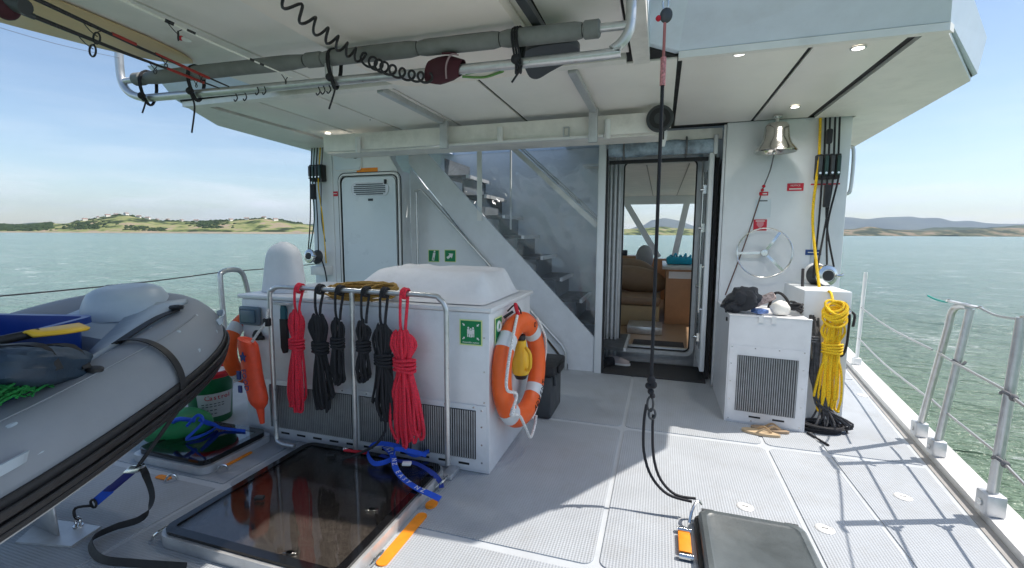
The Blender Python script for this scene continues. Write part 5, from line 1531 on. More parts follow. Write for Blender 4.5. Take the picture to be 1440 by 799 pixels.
# black hatch at the right
ctl = P(968, 708, Z=.10); ctr = P(1116, 740, Z=.10)
x0, x1, y1 = .245, .745, 2.55; y0 = y1-.56
t = thing('black_hatch', 'black plastic hatch lid with raised rounded edge on the sunny deck', 'hatch', ((x0+x1)/2, (y0+y1)/2, .003))
obj('base', prism(rrect(x0-.02, x1+.02, y0-.02, y1+.02, .06), 'Z', .003, .035), black, t)
bm = bmesh.new()
lv = [(0, .036, .05), (0, .075, .05), (.012, .088, .05), (.035, .090, .05), (.045, .083, .04)]
rg = []
for ins, z, rr in lv: rg.append([bm.verts.new((a, c, z)) for a, c in rrect(x0+ins, x1-ins, y0+ins, y1-ins, rr, 6)])
for A, B in zip(rg, rg[1:]):
    for k in range(len(A)): bm.faces.new((A[k], A[(k+1) % len(A)], B[(k+1) % len(A)], B[k]))
bm.faces.new(rg[-1]); bm.faces.new(rg[0][::-1])
obj('lid', bm, lid_m, t)
for xx_ in (x0+.05, x1-.05):
    b = bmesh.new(); cyl(b, (xx_-.03, y1+.015, .06), (xx_+.03, y1+.015, .06), .014, 10); obj('hinge', b, fin_m, t)
b = bmesh.new(); tube(b, [(x0-.045, y1-.07, .03), (x0-.03, y1-.03, .085), (x0+.0, y1+.02, .11), (x0+.02, y1+.03, .09)], .008, 8, sm=4); obj('shackle', b, steel, t)
for xa, ya, s in ((x0-.075, y1-.15, 1), (x1+.075, y1-.30, 1)):
    o_ = obj('orange_block', bx(xa-.03, xa+.03, ya-.16, ya, .003, .028, bev=.006), orange_pad, t)
    for yy_ in (ya+.025, ya-.185):
        b = bmesh.new(); cyl(b, (xa-.03, yy_, .018), (xa+.035, yy_, .018), .016, 10); obj('clamp', b, steel, t)

# ================================================================== ROPE FALL, BLOCKS
RX, RY = -.022, 2.62
t = thing('hanging_rope', 'long dark rope hanging from the roof edge block to a shackle above the deck', 'rope', (RX, RY, .58))
b = bmesh.new(); cyl(b, (RX, RY, .745), (RX, RY, 2.40), .0095, 8); obj('black_length', b, black_rope, t)
b = bmesh.new(); cyl(b, (RX, RY, 2.32), (RX, RY, 2.46), .0145, 8); obj('splice', b, mat('red_white_cord', (.62, .25, .25), .7, var=.5, scale=90), t)
b = bmesh.new(); cyl(b, (RX, RY, 2.46), (RX, RY, 2.63), .0075, 8); obj('upper_length', b, mat('faded_red_cord', (.45, .16, .15), .8), t)
b = bmesh.new()
for k, (dx, z) in enumerate(((0, .745), (.012, .718), (-.012, .71), (.0, .678), (.01, .655))): bmesh.ops.create_uvsphere(b, u_segments=10, v_segments=8, radius=.024-.002*k, matrix=Matrix.Translation((RX+dx, RY, z)))
obj('knot', b, black_rope, t)
b = bmesh.new(); tube(b, [(RX+.016*math.cos(a), RY, .605+.042*math.sin(a)) for a in [2*PI*q/16 for q in range(16)]], .0065, 8, closed=True); tube(b, [(RX+.012+.018*math.cos(a), RY+.01*math.sin(a), .55+.026*math.sin(a)) for a in [2*PI*q/16 for q in range(16)]], .0065, 8, closed=True); obj('shackle', b, fin_m, t)
e1 = Vector((x0-.01, y1+.0, .10))
line('fall_line', [(RX-.02, RY, .60), (RX-.03, RY, .50), (RX-.025, RY-.01, .33), (RX+.02, RY-.03, .20), (RX+.11, RY-.05, .12), e1+Vector((-.02, .02, 0))], .008, black_rope, 'black line from the shackle down to the black hatch, left of two', group='lines from the shackle to the black hatch')
line('fall_line', [(RX+.018, RY, .545), (RX+.018, RY, .45), (RX+.03, RY-.01, .30), (RX+.07, RY-.03, .19), (RX+.15, RY-.04, .12), e1+Vector((0, .04, .01))], .008, black_rope, 'black line from the shackle down to the black hatch, right of two', group='lines from the shackle to the black hatch')
t = thing('top_block', 'small steel block and shackle at the roof edge holding the hanging rope', 'block', (RX, RY, 2.63))
b = bmesh.new(); bmesh.ops.create_uvsphere(b, u_segments=14, v_segments=10, radius=.032, matrix=Matrix.Translation((RX+.005, RY, 2.665)) @ Matrix.Diagonal((1, .5, 1.2, 1))); obj('cheek', b, fin_m, t)
b = bmesh.new(); tube(b, [(RX+.014*math.cos(a), RY, 2.72+.028*math.sin(a)) for a in [2*PI*q/14 for q in range(14)]], .006, 8, closed=True); cyl(b, (RX, RY, 2.745), (RX-.05, RY, 2.79), .008, 8); cyl(b, (RX-.05, RY, 2.79), (RX-.10, RY+.02, 2.79), .008, 8); obj('shackle', b, steel, t)
b = bmesh.new(); bmesh.ops.create_uvsphere(b, u_segments=8, v_segments=6, radius=.015, matrix=Matrix.Translation((RX-.032, RY, 2.655))); obj('tell_tale', b, red_cord, t)
c = Vector((-.045, 4.10, 2.495))
t = thing('sheave', 'dark round sheave bolted to the right end of the gantry beam', 'sheave', c)
Ms = axisM(c, (0, -1, 0))
obj('wheel', lathe([(0, -.015), (.103, -.015), (.108, -.010), (.097, 0), (.108, .010), (.103, .015), (.045, .015), (.045, .020), (.02, .022), (0, .022)], 36, Ms), fin_m, t)
obj('rim', lathe([(.075, .0155), (.083, .0155), (.083, .0185), (.075, .0185)], 36, Ms), black, t)
obj('side_plate', prism([(-.075, 2.50), (-.0, 2.50), (.02, 2.36), (-.0, 2.275), (-.03, 2.275), (-.045, 2.36)], 'Y', 4.118, 4.135), white, t)
b = bmesh.new(); box(b, (-.012, 4.114, 2.375), (.012, .006, .09)); obj('slot', b, black, t)

# ================================================================== OVERHEAD RACK
RK = thing('overhead_rack', 'bent metal tube rack under the roof edge with grey foam lagging', 'rack', (-1.85, 2.4, 2.4))
yk = 2.20
LA, LB = P(230, 136, Y=yk), P(840, 78, Y=yk)
UA, UB = P(190, 112, Y=yk), P(845, 40, Y=yk)


def zl(x): return LA.z+(LB.z-LA.z)*(x-LA.x)/(LB.x-LA.x)


def zu(x): return UA.z+(UB.z-UA.z)*(x-UA.x)/(UB.x-UA.x)


b = bmesh.new()
tube(b, [P(167, 55, Y=yk), P(168, 90, Y=yk), P(172, 116, Y=yk), P(183, 131, Y=yk), P(203, 137.5, Y=yk), LA, P(540, 108, Y=yk), LB, P(862, 70, Y=yk), P(879, 54, Y=yk), P(887, 28, Y=yk), P(888, -40, Y=yk)], .0235, 14, sm=6)
obj('lower_tube', b, galv, RK)
b = bmesh.new(); q0 = P(176, 114, Y=yk); q1 = P(884, 35, Y=yk); cyl(b, q0, q1, .019, 12); obj('upper_tube', b, galv, RK)
fx = [P(c, 80, Y=yk).x for c in (188, 200, 430, 455, 590, 705, 820, 843)]
for a, c in ((fx[0], fx[1]-.005), (fx[1], fx[2]-.006), (fx[2]+.004, fx[3]-.005), (fx[3], fx[4]-.006), (fx[4], fx[5]-.006), (fx[5], fx[6]-.006), (fx[6], fx[7])):
    b = bmesh.new(); n = 12; pts = [(a+(c-a)*i/n, yk, zu(a+(c-a)*i/n)) for i in range(n+1)]
    rr = [(.040+.003*noise.noise((p[0]*4, 1, 1)))*(.84 if i in (0, n) else 1) for i, p in enumerate(pts)]
    tube(b, pts, rr, 16); obj('foam_sleeve', b, foam_m, RK)
xs1 = P(462, 90, Y=yk).x
b = bmesh.new(); cyl(b, (xs1, yk, zl(xs1)), (xs1, yk, zu(xs1)), .021, 12); obj('spacer', b, galv, RK)


def lash(x, label, tail=.15, n=3, seed=0):
    b = bmesh.new(); rn = random.Random(seed)
    for k in range(n):
        xx_ = x+.012*(k-1)
        tube(b, [(xx_+.01*math.sin(a*2), yk+.050*math.cos(a), (zl(x)+zu(x))/2+((zu(x)-zl(x))/2+.045)*math.sin(a)) for a in [2*PI*q/18 for q in range(18)]], .006, 6, closed=True)
    z0 = zl(x); tube(b, [(x, yk-.05, z0), (x+.02, yk-.06, z0-.03), (x+.03, yk-.05, z0-tail*.4), (x-.02, yk-.04, z0-tail)], .005, 6, sm=4)
    bmesh.ops.create_uvsphere(b, u_segments=8, v_segments=6, radius=.022, matrix=Matrix.Translation((x, yk-.05, z0+.0)))
    tag(obj('lashing', b, black_rope), label, 'lashing', 'black cord lashings on the rack')


lash(P(208, 100, Y=2.2).x, 'black cord lashing near the left end of the rack', .10, 2, 1)
lash(P(276, 100, Y=2.2).x, 'black cord lashing where the wooden board crosses the rack, with a long tail', .24, 2, 2)
lash(P(472, 100, Y=2.2).x, 'black cord lashing round the spacer below the coiled cord', .16, 2, 3)
lash(P(729, 80, Y=2.2).x, 'black cord lashing with loose loops beside the black fin', .10, 3, 4)


def board(pts, z0, z1, m, name, label):
    bm = bmesh.new(); n = len(pts)
    layers = [(.94, z0), (1.0, z0+(z1-z0)*.35), (1.0, z0+(z1-z0)*.65), (.94, z1)]
    cx = sum(p[0] for p in pts)/n; cy = sum(p[1] for p in pts)/n
    rg = []
    for s, z in layers: rg.append([bm.verts.new((cx+(p[0]-cx)*s if s == 1 else p[0]+(cx-p[0])*.0+math.copysign(.012, cx-p[0]), p[1]+math.copysign(.012, cy-p[1]) if s != 1 else p[1], z)) for p in pts])
    for A, B in zip(rg, rg[1:]):
        for k in range(n): bm.faces.new((A[k], A[(k+1) % n], B[(k+1) % n], B[k]))
    bm.faces.new(rg[-1]); bm.faces.new(rg[0][::-1])
    t = thing(name, label, 'board', (cx, cy, z0))
    obj('deck', bm, m, t); return t


# wooden board, tip at the rack
tip = Vector((-2.84, 2.28)); dirn = Vector((-.06, -1)).normalized(); sd = Vector((1, -.06))
pts = []
ln = [(0, 0), (.04, .05), (.14, .105), (.35, .16), (.7, .21), (1.2, .245), (1.8, .25), (2.2, .22)]
for s, w_ in ln: pts.append(tip+dirn*s+sd*w_)
for s, w_ in ln[:0:-1]: pts.append(tip+dirn*s-sd*(w_*1.55+.02))
board(pts, 2.60, 2.612+.0, wood_m, 'wooden_board', 'pale timber surfboard lying along the left of the overhead rack')
# cream paddle board with fin
pts = [(x, y) for x, y in rrect(-1.78, -.69, .3, 2.93, .16, 6)]
t = board(pts, 2.545, 2.61, cream_m, 'paddle_board', 'broad cream paddle board stowed flat above the rack under the roof')
bm = bmesh.new()
fp = [tuple(P(x, y, Z=2.47).xy) for x, y in ((738, 70), (790, 58), (810, 62), (815, 72), (800, 84), (775, 98), (755, 109), (742, 102))]
prism([(a, c) for a, c in smooth([Vector((a, c, 0)) for a, c in fp], 4, True) and [(p.x, p.y) for p in smooth([Vector((a, c, 0)) for a, c in fp], 4, True)]], 'Z', 2.46, 2.49, bm)
tag(obj('swim_fin', bm, fin_m), 'black rubber swim fin tucked between the rack tubes', 'fin')
line('green_cord', [P(x, y, Z=2.535) for x, y in ((650, 108), (680, 109), (700, 103), (707, 100), (690, 98), (655, 104))], .007, mat('pale_green_cord', (.16, .34, .10), .6), 'pale green cord loop on the paddle board behind the rack', 'cord')
b = bmesh.new(); strap(b, [P(700, -60, Z=2.54), P(735, 0, Z=2.54), P(762, 42, Z=2.53)], .042, .03, (1, 0, 0)); tag(obj('roof_strut', b, fin_m), 'dark strut running aft from the rack along the paddle board edge', 'strut')
# burgundy cap on the lower tube
cx0, cx1 = P(603, 107, Y=yk).x, P(650, 100, Y=yk).x; zc_ = zl((cx0+cx1)/2)
t = thing('cap', 'dark burgundy cap pulled over the lower rack tube', 'cap', (cx0, yk, zc_-.06))
bm = bmesh.new(); rings = []
for k in range(9):
    s = k/8; x = cx0+(cx1-cx0)*s; r_ = .026+.026*math.sin(PI*(s*.75+.2))
    rings.append([bm.verts.new((x+.014*math.sin(a), yk+r_*math.cos(a), zc_+r_*1.25*math.sin(a)+.004*noise.noise((a, s*4, 0)))) for a in [2*PI*q/20 for q in range(20)]])
for A, B in zip(rings, rings[1:]):
    for q in range(20): bm.faces.new((A[q], A[(q+1) % 20], B[(q+1) % 20], B[q]))
obj('crown', bm, burg, t)
b = bmesh.new(); xm_ = cx0+(cx1-cx0)*.62; strap(b, [(xm_, yk-.035, zc_-.055), (xm_+.01, yk-.056, zc_), (xm_+.03, yk-.045, zc_+.05), (xm_+.06, yk-.02, zc_+.055)], .012, .003, (0, 1, 0), sm=4); obj('band', b, mat('pinkish_band', (.36, .26, .27), .8), t)
b = bmesh.new(); box(b, (xm_+.01, yk-.02, zc_+.068), (.07, .05, .01), rz=.3, M=Matrix.Rotation(R(20), 4, 'X'), bev=.004); obj('peak', b, burg, t)
# coiled cord
t = thing('coiled_cord', 'black coiled spiral cord hanging in a sag below the roof to the cap', 'cable', (-1.5, 2.2, 2.4))
path = [P(385, -22, Z=2.47), P(405, 2, Z=2.47), P(428, 24, Z=2.47), P(455, 46, Z=2.46), P(485, 68, Z=2.45), P(515, 84, Z=2.44), P(545, 97, Y=2.1), P(575, 106, Y=2.13), P(604, 110, Y=2.15)]
sp = smooth(path, 10); cum = [0]
for a, c in zip(sp, sp[1:]): cum.append(cum[-1]+(c-a).length)
Lt = cum[-1]; turns = 15; NP = turns*20; pts = []
for k in range(NP+1):
    u = k/NP
    s = (u**.62)*Lt
    for i in range(len(cum)-1):
        if cum[i] <= s <= cum[i+1]+1e-6: f_ = (s-cum[i])/max(cum[i+1]-cum[i], 1e-9); c = sp[i].lerp(sp[i+1], f_); T = (sp[i+1]-sp[i]).normalized(); break
    n1 = (c-Vector((0, 0, EYE))).normalized(); n1 = (n1-T*n1.dot(T)).normalized(); n2 = T.cross(n1)
    a = -2*PI*turns*u; rc = .033*(1-.32*u)
    pts.append(c+(n2*math.cos(a)+T*math.sin(a)*.9+n1*math.sin(a)*.6)*rc)
b = bmesh.new(); tube(b, pts, .0062, 6); obj('coil', b, black, t)


# ---- fishing rods
def rod(a, c, r0, r1, m, label, guides=(), wraps=(), butt=None, gcol=None):
    t = thing('fishing_rod', label, 'fishing rod', a, 'fishing rods on the rack')
    a = Vector(a); c = Vector(c); d = (c-a)
    b = bmesh.new(); tube(b, [a, a.lerp(c, .5)+Vector((0, 0, -.008)), c], [r0, (r0+r1)/2, r1], 10); obj('blank', b, m, t)
    for s, rr in guides:
        q = a+d*s+Vector((0, 0, -.008)); b = bmesh.new()
        T = d.normalized(); dn = Vector((0, 0, -1)); e_ = T.cross(dn).normalized()
        cc = q+dn*(rr+.02)
        tube(b, [cc+(e_*math.cos(k)+dn*math.sin(k))*rr for k in [2*PI*i/16 for i in range(16)]], max(.002, rr*.16), 6, closed=True)
        tube(b, [q-T*rr*2, q-T*rr+dn*rr, cc-e_*rr*.3-dn*rr*.2], .0022, 5, sm=2); tube(b, [q+T*rr, cc-dn*rr], .0022, 5)
        obj('line_guide', b, black, t)
    for s, ln_, mm in wraps:
        b = bmesh.new(); q = a+d*s; cyl(b, q-d.normalized()*ln_/2+Vector((0, 0, -.003)), q+d.normalized()*ln_/2+Vector((0, 0, -.003)), r0*(1-s)+r1*s+.0022, 10); obj('wrap', b, mm, t)
    return t


wht = mat('rod_white', (.88, .86, .80), .35); gblk = mat('rod_black', (.015, .015, .017), .3)
red_w = mat('rod_red', (.35, .03, .02), .4)
A1 = P(-60, -45, Y=1.35); 
rod(P(15, -18, Y=1.22), P(322, 122, Y=2.14), .010, .004, gblk, 'black fishing rod under the wooden board, upper of the two dark rods', guides=((.30, .024), (.62, .012), (.82, .008)), wraps=((.42, .10, red_w), (.72, .28, red_w)))
rod(P(-20, -4, Y=1.20), P(308, 124, Y=2.13), .011, .004, gblk, 'black fishing rod hanging lowest at the left of the rack', guides=((.36, .026), (.64, .013), (.86, .008)), wraps=((.12, .06, fin_m), (.8, .2, red_w)))
rod(P(150, -10, Y=1.50), P(412, 110, Y=2.13), .0075, .003, wht, 'white fishing rod with black bands above the wooden board', guides=((.33, .020), (.95, .010)), wraps=((.29, .035, gblk), (.40, .035, gblk), (.74, .02, gblk), (.80, .02, gblk)))
rod(P(395, 113, Y=3.05), P(528, 166, Y=3.95), .006, .0035, wht, 'thin white rod tip with black rings under the ceiling behind the rack', guides=((.20, .009), (.48, .008), (.70, .007), (.93, .006)))
p = P(262, 56, Y=1.8); b = bmesh.new(); bmesh.ops.create_uvsphere(b, u_segments=14, v_segments=10, radius=1)
t = thing('fishing_lure', 'small white fishing lure with red head hooked on the white rod', 'lure', p)
b.transform(Matrix.Translation(p) @ Matrix.Rotation(R(20), 4, 'Y') @ Matrix.Diagonal((.038, .009, .011, 1))); obj('body', b, white, t)
b = bmesh.new(); bmesh.ops.create_uvsphere(b, u_segments=12, v_segments=8, radius=1); b.transform(Matrix.Translation(p+Vector((-.035, 0, .012))) @ Matrix.Diagonal((.015, .010, .012, 1))); obj('head', b, red_p, t)
line('fishing_line', [P(-30, 30, Y=1.5), P(80, 62, Y=1.8), P(170, 82, Y=2.2)], .0012, grey_rope, 'faint fishing line sagging below the lowest black rod', 'fishing line', sm=4, seg=4)
t = thing('rod_reel', 'dark fishing reel and grip at the top left corner of the rack', 'reel', P(30, 5, Y=1.18))
p0 = P(-25, -8, Y=1.14); p1 = P(36, 10, Y=1.18); b = bmesh.new(); cyl(b, p0, p1, .034, 14, r2=.028); obj('grip', b, fin_m, t)
b = bmesh.new(); bmesh.ops.create_uvsphere(b, u_segments=14, v_segments=10, radius=.04, matrix=Matrix.Translation(P(8, 12, Y=1.16))); obj('spool', b, burg, t)
# hooks hanging below the lower tube
bm = bmesh.new(); rn = random.Random(2)
for px in (332, 345, 362, 372, 448, 455, 463):
    p = P(px, 134-(px-330)*.07+rn.uniform(-2, 6), Y=yk-.03); tube(bm, [p+Vector((0, 0, .03)), p+Vector((.01, 0, .005)), p+Vector((-.008, 0, -.012)), p+Vector((-.016, 0, .0))], .0035, 5, sm=3)
tag(obj('hook_row', bm, black), 'row of small black hooks and cord ends along the lower rack tube', 'hooks')

# ================================================================== DINGHY
DA = R(14); RISE = .03
d3 = Vector((-math.sin(DA), math.cos(DA), 0)); n3 = Vector((-math.cos(DA), -math.sin(DA), 0))
S = Vector((-1.93, .80, .70))
HB = .50; TR = .20         # half beam to the tube centre, tube radius
O = S+n3*(HB+TR)            # a point of the centreline


def DL(x, y, z): return O+d3*x+n3*y+Vector((0, 0, z+RISE*x))


DG = thing('dinghy', 'grey inflatable dinghy with black rubbing strake lashed on the left of the deck', 'dinghy', (O.x, O.y, .35))


LBOW = 1.31


def cl(s):
    """tube centreline, s -1 (starboard stern) .. 0 bow .. 1 (port stern)"""
    a = abs(s)
    Lb = LBOW
    if a < .5:
        th = a/.5*PI/2
        x = Lb-.72+.72*max(math.cos(th), 0)**.78 if th < PI/2-1e-6 else Lb-.72
        y = HB*math.sin(th)**.70
    else:
        x = Lb-.72-(a-.5)/.5*2.3; y = HB
    z = .26*max(0, (x+.1)/(Lb+.1))**1.5
    return x, math.copysign(y, s), z


def tube_section(rr, k0=0, k1=2*PI, seg=26, cone=True, N_=120, off=0, sm=None):
    bm = bmesh.new(); rings = []
    for i in range(N_+1):
        s = -1+2*i/N_
        x, y, z = cl(s); e = .004
        x2, y2, z2 = cl(min(1, s+e)); x1_, y1_, z1_ = cl(max(-1, s-e))
        T = Vector((x2-x1_, y2-y1_, z2-z1_)).normalized()
        out = Vector((-T.y, T.x, 0)); out = out.normalized()
        if out.dot(Vector((x-(.0), y, 0))) < 0: out = -out
        upv = Vector((0, 0, 1))
        full = abs((k1-k0)-2*PI) < 1e-6
        cnt = seg if full else seg+1
        rings.append([bm.verts.new(DL(*(Vector((x, y, z))+out*math.cos(k0+(k1-k0)*q/seg)*rr+upv*math.sin(k0+(k1-k0)*q/seg)*rr))) for q in range(cnt)])
    cnt = len(rings[0]); full = cnt == seg
    for A, B in zip(rings, rings[1:]):
        for q in range(cnt if full else cnt-1): bm.faces.new((A[q], A[(q+1) % cnt], B[(q+1) % cnt], B[q]))
    if full: bm.faces.new(rings[0][::-1]); bm.faces.new(rings[-1])
    return bm


obj('tube', tube_section(TR), hypalon, DG)
# rubbing strake: three ribs round the outside
bm = tube_section(TR+.012, R(-44), R(4), 8)
join(bm, tube_section(TR+.026, R(-36), R(-28), 4)); join(bm, tube_section(TR+.028, R(-24), R(-17), 4)); join(bm, tube_section(TR+.028, R(-12), R(-4), 4))
sk = obj('rubbing_strake', bm, black, DG)
sk.modifiers.new('thick', 'SOLIDIFY').thickness = .012
# hull below
bm = bmesh.new(); rows_ = []
for i in range(25):
    s = .5*i/24; x, y, z = cl(-s) if i < 24 else cl(-.5)
    rows_.append((x, abs(y), z))
xs_ = [LBOW-.02-2.9*i/30 for i in range(31)]
secs = []
for i, xh in enumerate(xs_):
    best = min((cl(-k/400) for k in range(1, 401)), key=lambda c: abs(c[0]-xh))
    hb, zc = abs(best[1]), best[2]
    kz = -.30+.42*max(0, (xh-.2)/1.2)**2
    ring = []
    for u, zz in ((-1, None), (-.92, None), (-.55, None), (0, None), (.55, None), (.92, None), (1, None)):
        yy_ = u*(hb+TR*.78); a = abs(u)
        z_ = kz+(zc-TR*.9-kz)*a**1.1
        if a > .95: z_ = zc-TR*.62
        ring.append(bm.verts.new(DL(xh, yy_, z_)))
    secs.append(ring)
for A, B in zip(secs, secs[1:]):
    for q in range(6): bm.faces.new((A[q], A[q+1], B[q+1], B[q]))
bm.faces.new(secs[-1]); bm.faces.new(secs[0][::-1])
obj('hull', bm, hull_m, DG)
bm = bmesh.new(); fl = [DL(.95, .1, -.06), DL(.95, -.1, -.06), DL(.7, -.38, -.08), DL(-1.5, -.40, -.10), DL(-1.5, .40, -.10), DL(.7, .38, -.08)]
V0 = [bm.verts.new(p) for p in fl]; V1 = [bm.verts.new(p-Vector((0, 0, .02))) for p in fl]
bm.faces.new(V0); bm.faces.new(V1[::-1])
for k in range(6): bm.faces.new((V0[k], V0[(k+1) % 6], V1[(k+1) % 6], V1[k]))
obj('floor', bm, fin_m, DG)
# bow moulding: stepped locker between the tubes with a round cap
bm = bmesh.new(); rings = []
for k in range(15):
    s = k/14
    x = .88+.36*s; w_ = .40*(1-.34*s**2.2); top_ = .30+.12*s+.04*math.sin(PI*min(1, s*.85+.05))**.8
    rings.append([bm.verts.new(DL(x, w_*math.cos(a)*(1.0), -.06+(top_+.06)*max(0, math.sin(a))**.42)) for a in [PI*q/20 for q in range(21)]])
for A, B in zip(rings, rings[1:]):
    for q in range(20): bm.faces.new((A[q], A[q+1], B[q+1], B[q]))
bm.faces.new(rings[0]); bm.faces.new(rings[-1][::-1])
bc = obj('bow_step', bm, hyp_light, DG)
Mdome = Matrix.Translation(DL(1.15, -.08, .465)) @ Matrix.Rotation(DA, 4, 'Z') @ Matrix.Rotation(R(5), 4, 'X') @ Matrix.Diagonal((.92, .85, .62, 1))
obj('bow_cap', lathe([(.235, -.16), (.225, -.08), (.205, -.01), (.185, .04), (.15, .072), (.115, .086), (.085, .092), (.078, .088), (.05, .092), (0, .096)], 36, Mdome), hyp_light, bc)
b = bmesh.new(); tube(b, [DL(.87, .36, .12), DL(.87, .2, .19), DL(.87, 0, .20), DL(.88, -.2, .19), DL(.95, -.33, .20), DL(1.1, -.36, .30)], .016, 8, sm=5); obj('piping', b, MATS['grey_hypalon'], bc)
b = bmesh.new(); box(b, (0, 0, 0), (.56, .010, .20)); b.transform(Matrix.Translation(DL(.872, -.02, .05)) @ Matrix.Rotation(DA, 4, 'Z')); obj('black_panel', b, black, bc)  # flat black panel standing in for the dark interior at the bow
b = bmesh.new()
GA = [DL(1.2, -.40, .42), DL(.9, -.40, .33), DL(.5, -.36, .20), DL(.2, -.34, .12)]; GB_ = [DL(1.1, -.20, .40), DL(.85, -.22, .26), DL(.5, -.28, .10), DL(.2, -.31, -.02)]
va_ = [b.verts.new(p) for p in smooth(GA, 5)]; vb_ = [b.verts.new(p) for p in smooth(GB_, 5)]
for k in range(len(va_)-1): b.faces.new((va_[k], va_[k+1], vb_[k+1], vb_[k]))
g_ = obj('inner_gusset', b, hyp_light, DG); g_.modifiers.new('thick', 'SOLIDIFY').thickness = .03
# handles and patches on the tubes


def on_tube(s, ang, rr=0):
    x, y, z = cl(s); e = .004; x2, y2, z2 = cl(s+e); x1_, y1_, z1_ = cl(s-e)
    T = Vector((x2-x1_, y2-y1_, z2-z1_)).normalized(); out = Vector((-T.y, T.x, 0)).normalized()
    if out.dot(Vector((x, y, 0))) < 0: out = -out
    return DL(*(Vector((x, y, z))+out*math.cos(R(ang))*(TR+rr)+Vector((0, 0, 1))*math.sin(R(ang))*(TR+rr)))


def tube_patch(s0, s1, a0, a1, rr, nseg=8):
    bm = bmesh.new(); G = [[bm.verts.new(on_tube(s0+(s1-s0)*i/nseg, a0+(a1-a0)*j/4, rr*(1 if 0 < i < nseg and 0 < j < 4 else .2))) for j in range(5)] for i in range(nseg+1)]
    for i in range(nseg):
        for j in range(4): bm.faces.new((G[i][j], G[i+1][j], G[i+1][j+1], G[i][j+1]))
    return bm


for nm, s0, s1, a0, a1, m_ in (('side_handle', -.675, -.605, 22, 32, hyp_light), ('side_handle', -.27, -.20, 26, 34, hyp_light)):
    o_ = obj('handle_patch', tube_patch(s0-.012, s1+.012, a0-7, a1+7, .003), hypalon, DG)
    bm = bmesh.new(); am = (a0+a1)/2
    strap(bm, [on_tube(s0, am, .006), on_tube(s0+.01, am, .03), on_tube((s0+s1)/2, am, .034), on_tube(s1-.01, am, .03), on_tube(s1, am, .006)], .035, .008, (0, .3, 1), sm=4)
    obj('side_handle', bm, hyp_light, o_)
for s_ in (-.30, -.395, -.60, -.78):
    obj('seam_tape', tube_patch(s_, s_+.007, -16, 140, .0016, 4), hyp_light, DG)
b = bmesh.new()
tube(b, [on_tube(-.95+.65*k/30, 62+10*math.sin(k*.1), .001) for k in range(31)], .004, 5); obj('seam_line', b, hypalon, DG)
obj('valve', lathe([(0, 0), (.030, 0), (.028, .010), (.015, .014), (0, .014)], 18, axisM(on_tube(-.52, 78, 0), on_tube(-.52, 78, .1)-on_tube(-.52, 78, 0))), black, DG)
# straps over the bow
bm = bmesh.new()
seq = [on_tube(-.46, a, .018) for a in range(-30, 125, 12)]
strap(bm, seq, .035, .005, tuple(d3), sm=3)
tag(obj('lashing_strap', bm, black), 'black webbing strap running over the near tube of the dinghy', 'strap')
bm = bmesh.new()
p1_ = on_tube(-.30, 88, .01); p2_ = on_tube(-.46, 112, .012)
strap(bm, [p1_, p1_.lerp(p2_, .3)+Vector((0, 0, .015)), p1_.lerp(p2_, .65)+Vector((0, 0, .012)), p2_], .04, .006, tuple(n3), sm=5)
t2 = obj('bow_strap', bm, black, DG); b = bmesh.new(); tube(b, [p1_+Vector((.03*math.cos(k), .02*math.sin(k), .015)) for k in [0, 1, 2, 3, 4, 5, 6]], .012, 6); obj('strap_knot', b, black, t2)
q1 = P(156, 401, Z=1.21); q2 = P(139, 440, Z=1.10); q3 = P(136, 470, Z=1.0)
bm = bmesh.new(); strap(bm, [q1, q1.lerp(q2, .5)+Vector((0, 0, .04)), q2, q3], .045, .006, tuple(n3), sm=5); obj('bow_strap', bm, black, DG)
bm = bmesh.new(); tube(bm, [q1+n3*-.06, q1.lerp(q2, .5)+n3*-.07+Vector((0, 0, .05)), q2+n3*-.04, q3+n3*-.03], .012, 8, sm=5); obj('painter', bm, white_rope, DG)
# dark end cone and grab loop seen on the far tube
bm = tube_patch(.34, .95, 52, 104, .016, 20); obj('far_strake', bm, mat('dark_hypalon', (.045, .055, .065), .6, var=.1), DG)
bm = bmesh.new(); tube(bm, [on_tube(.40, 92, .0), on_tube(.405, 94, .035), on_tube(.425, 96, .035), on_tube(.43, 92, .0)], .014, 8, sm=3); obj('grab_loop', bm, black, DG)
bm = bmesh.new(); tube(bm, [on_tube(-.66, 128, .0), on_tube(-.645, 122, .03), on_tube(-.63, 116, .03), on_tube(-.615, 112, .0)], .016, 8, sm=3); obj('grab_loop', bm, black, DG)
# chock
t = thing('dinghy_chock', 'flat aluminium chock plate with upright fin under the dinghy', 'chock', (-2.9, 1.35, .003))
pc_ = [P(x, y, Z=.004) for x, y in ((22, 764), (100, 770), (142, 742), (60, 730))]
obj('base_plate', prism([(p.x, p.y) for p in pc_], 'Z', .0025, .012), bare, t)
pf = P(80, 754, Z=.012); pg = P(45, 745, Z=.012)
bm = bmesh.new(); v = [bm.verts.new(x) for x in (pf, pf+Vector((-.02, 0, .20)), pg+Vector((-.25, .05, .22)), pg+Vector((-.25, .05, 0)))]
bm.faces.new(v); obj_f = obj('fin', bm, bare, t); obj_f.modifiers.new('thick', 'SOLIDIFY').thickness = .012
ring_p = P(110, 740, Z=.012)
bm = bmesh.new(); tube(bm, [ring_p+Vector((.02*math.cos(a), 0, .025+.025*math.sin(a))) for a in [2*PI*q/14 for q in range(14)]], .006, 8, closed=True); cyl(bm, ring_p+Vector((0, 0, -.008)), ring_p+Vector((0, 0, .006)), .022, 12)
obj('lashing_eye', bm, steel, t)
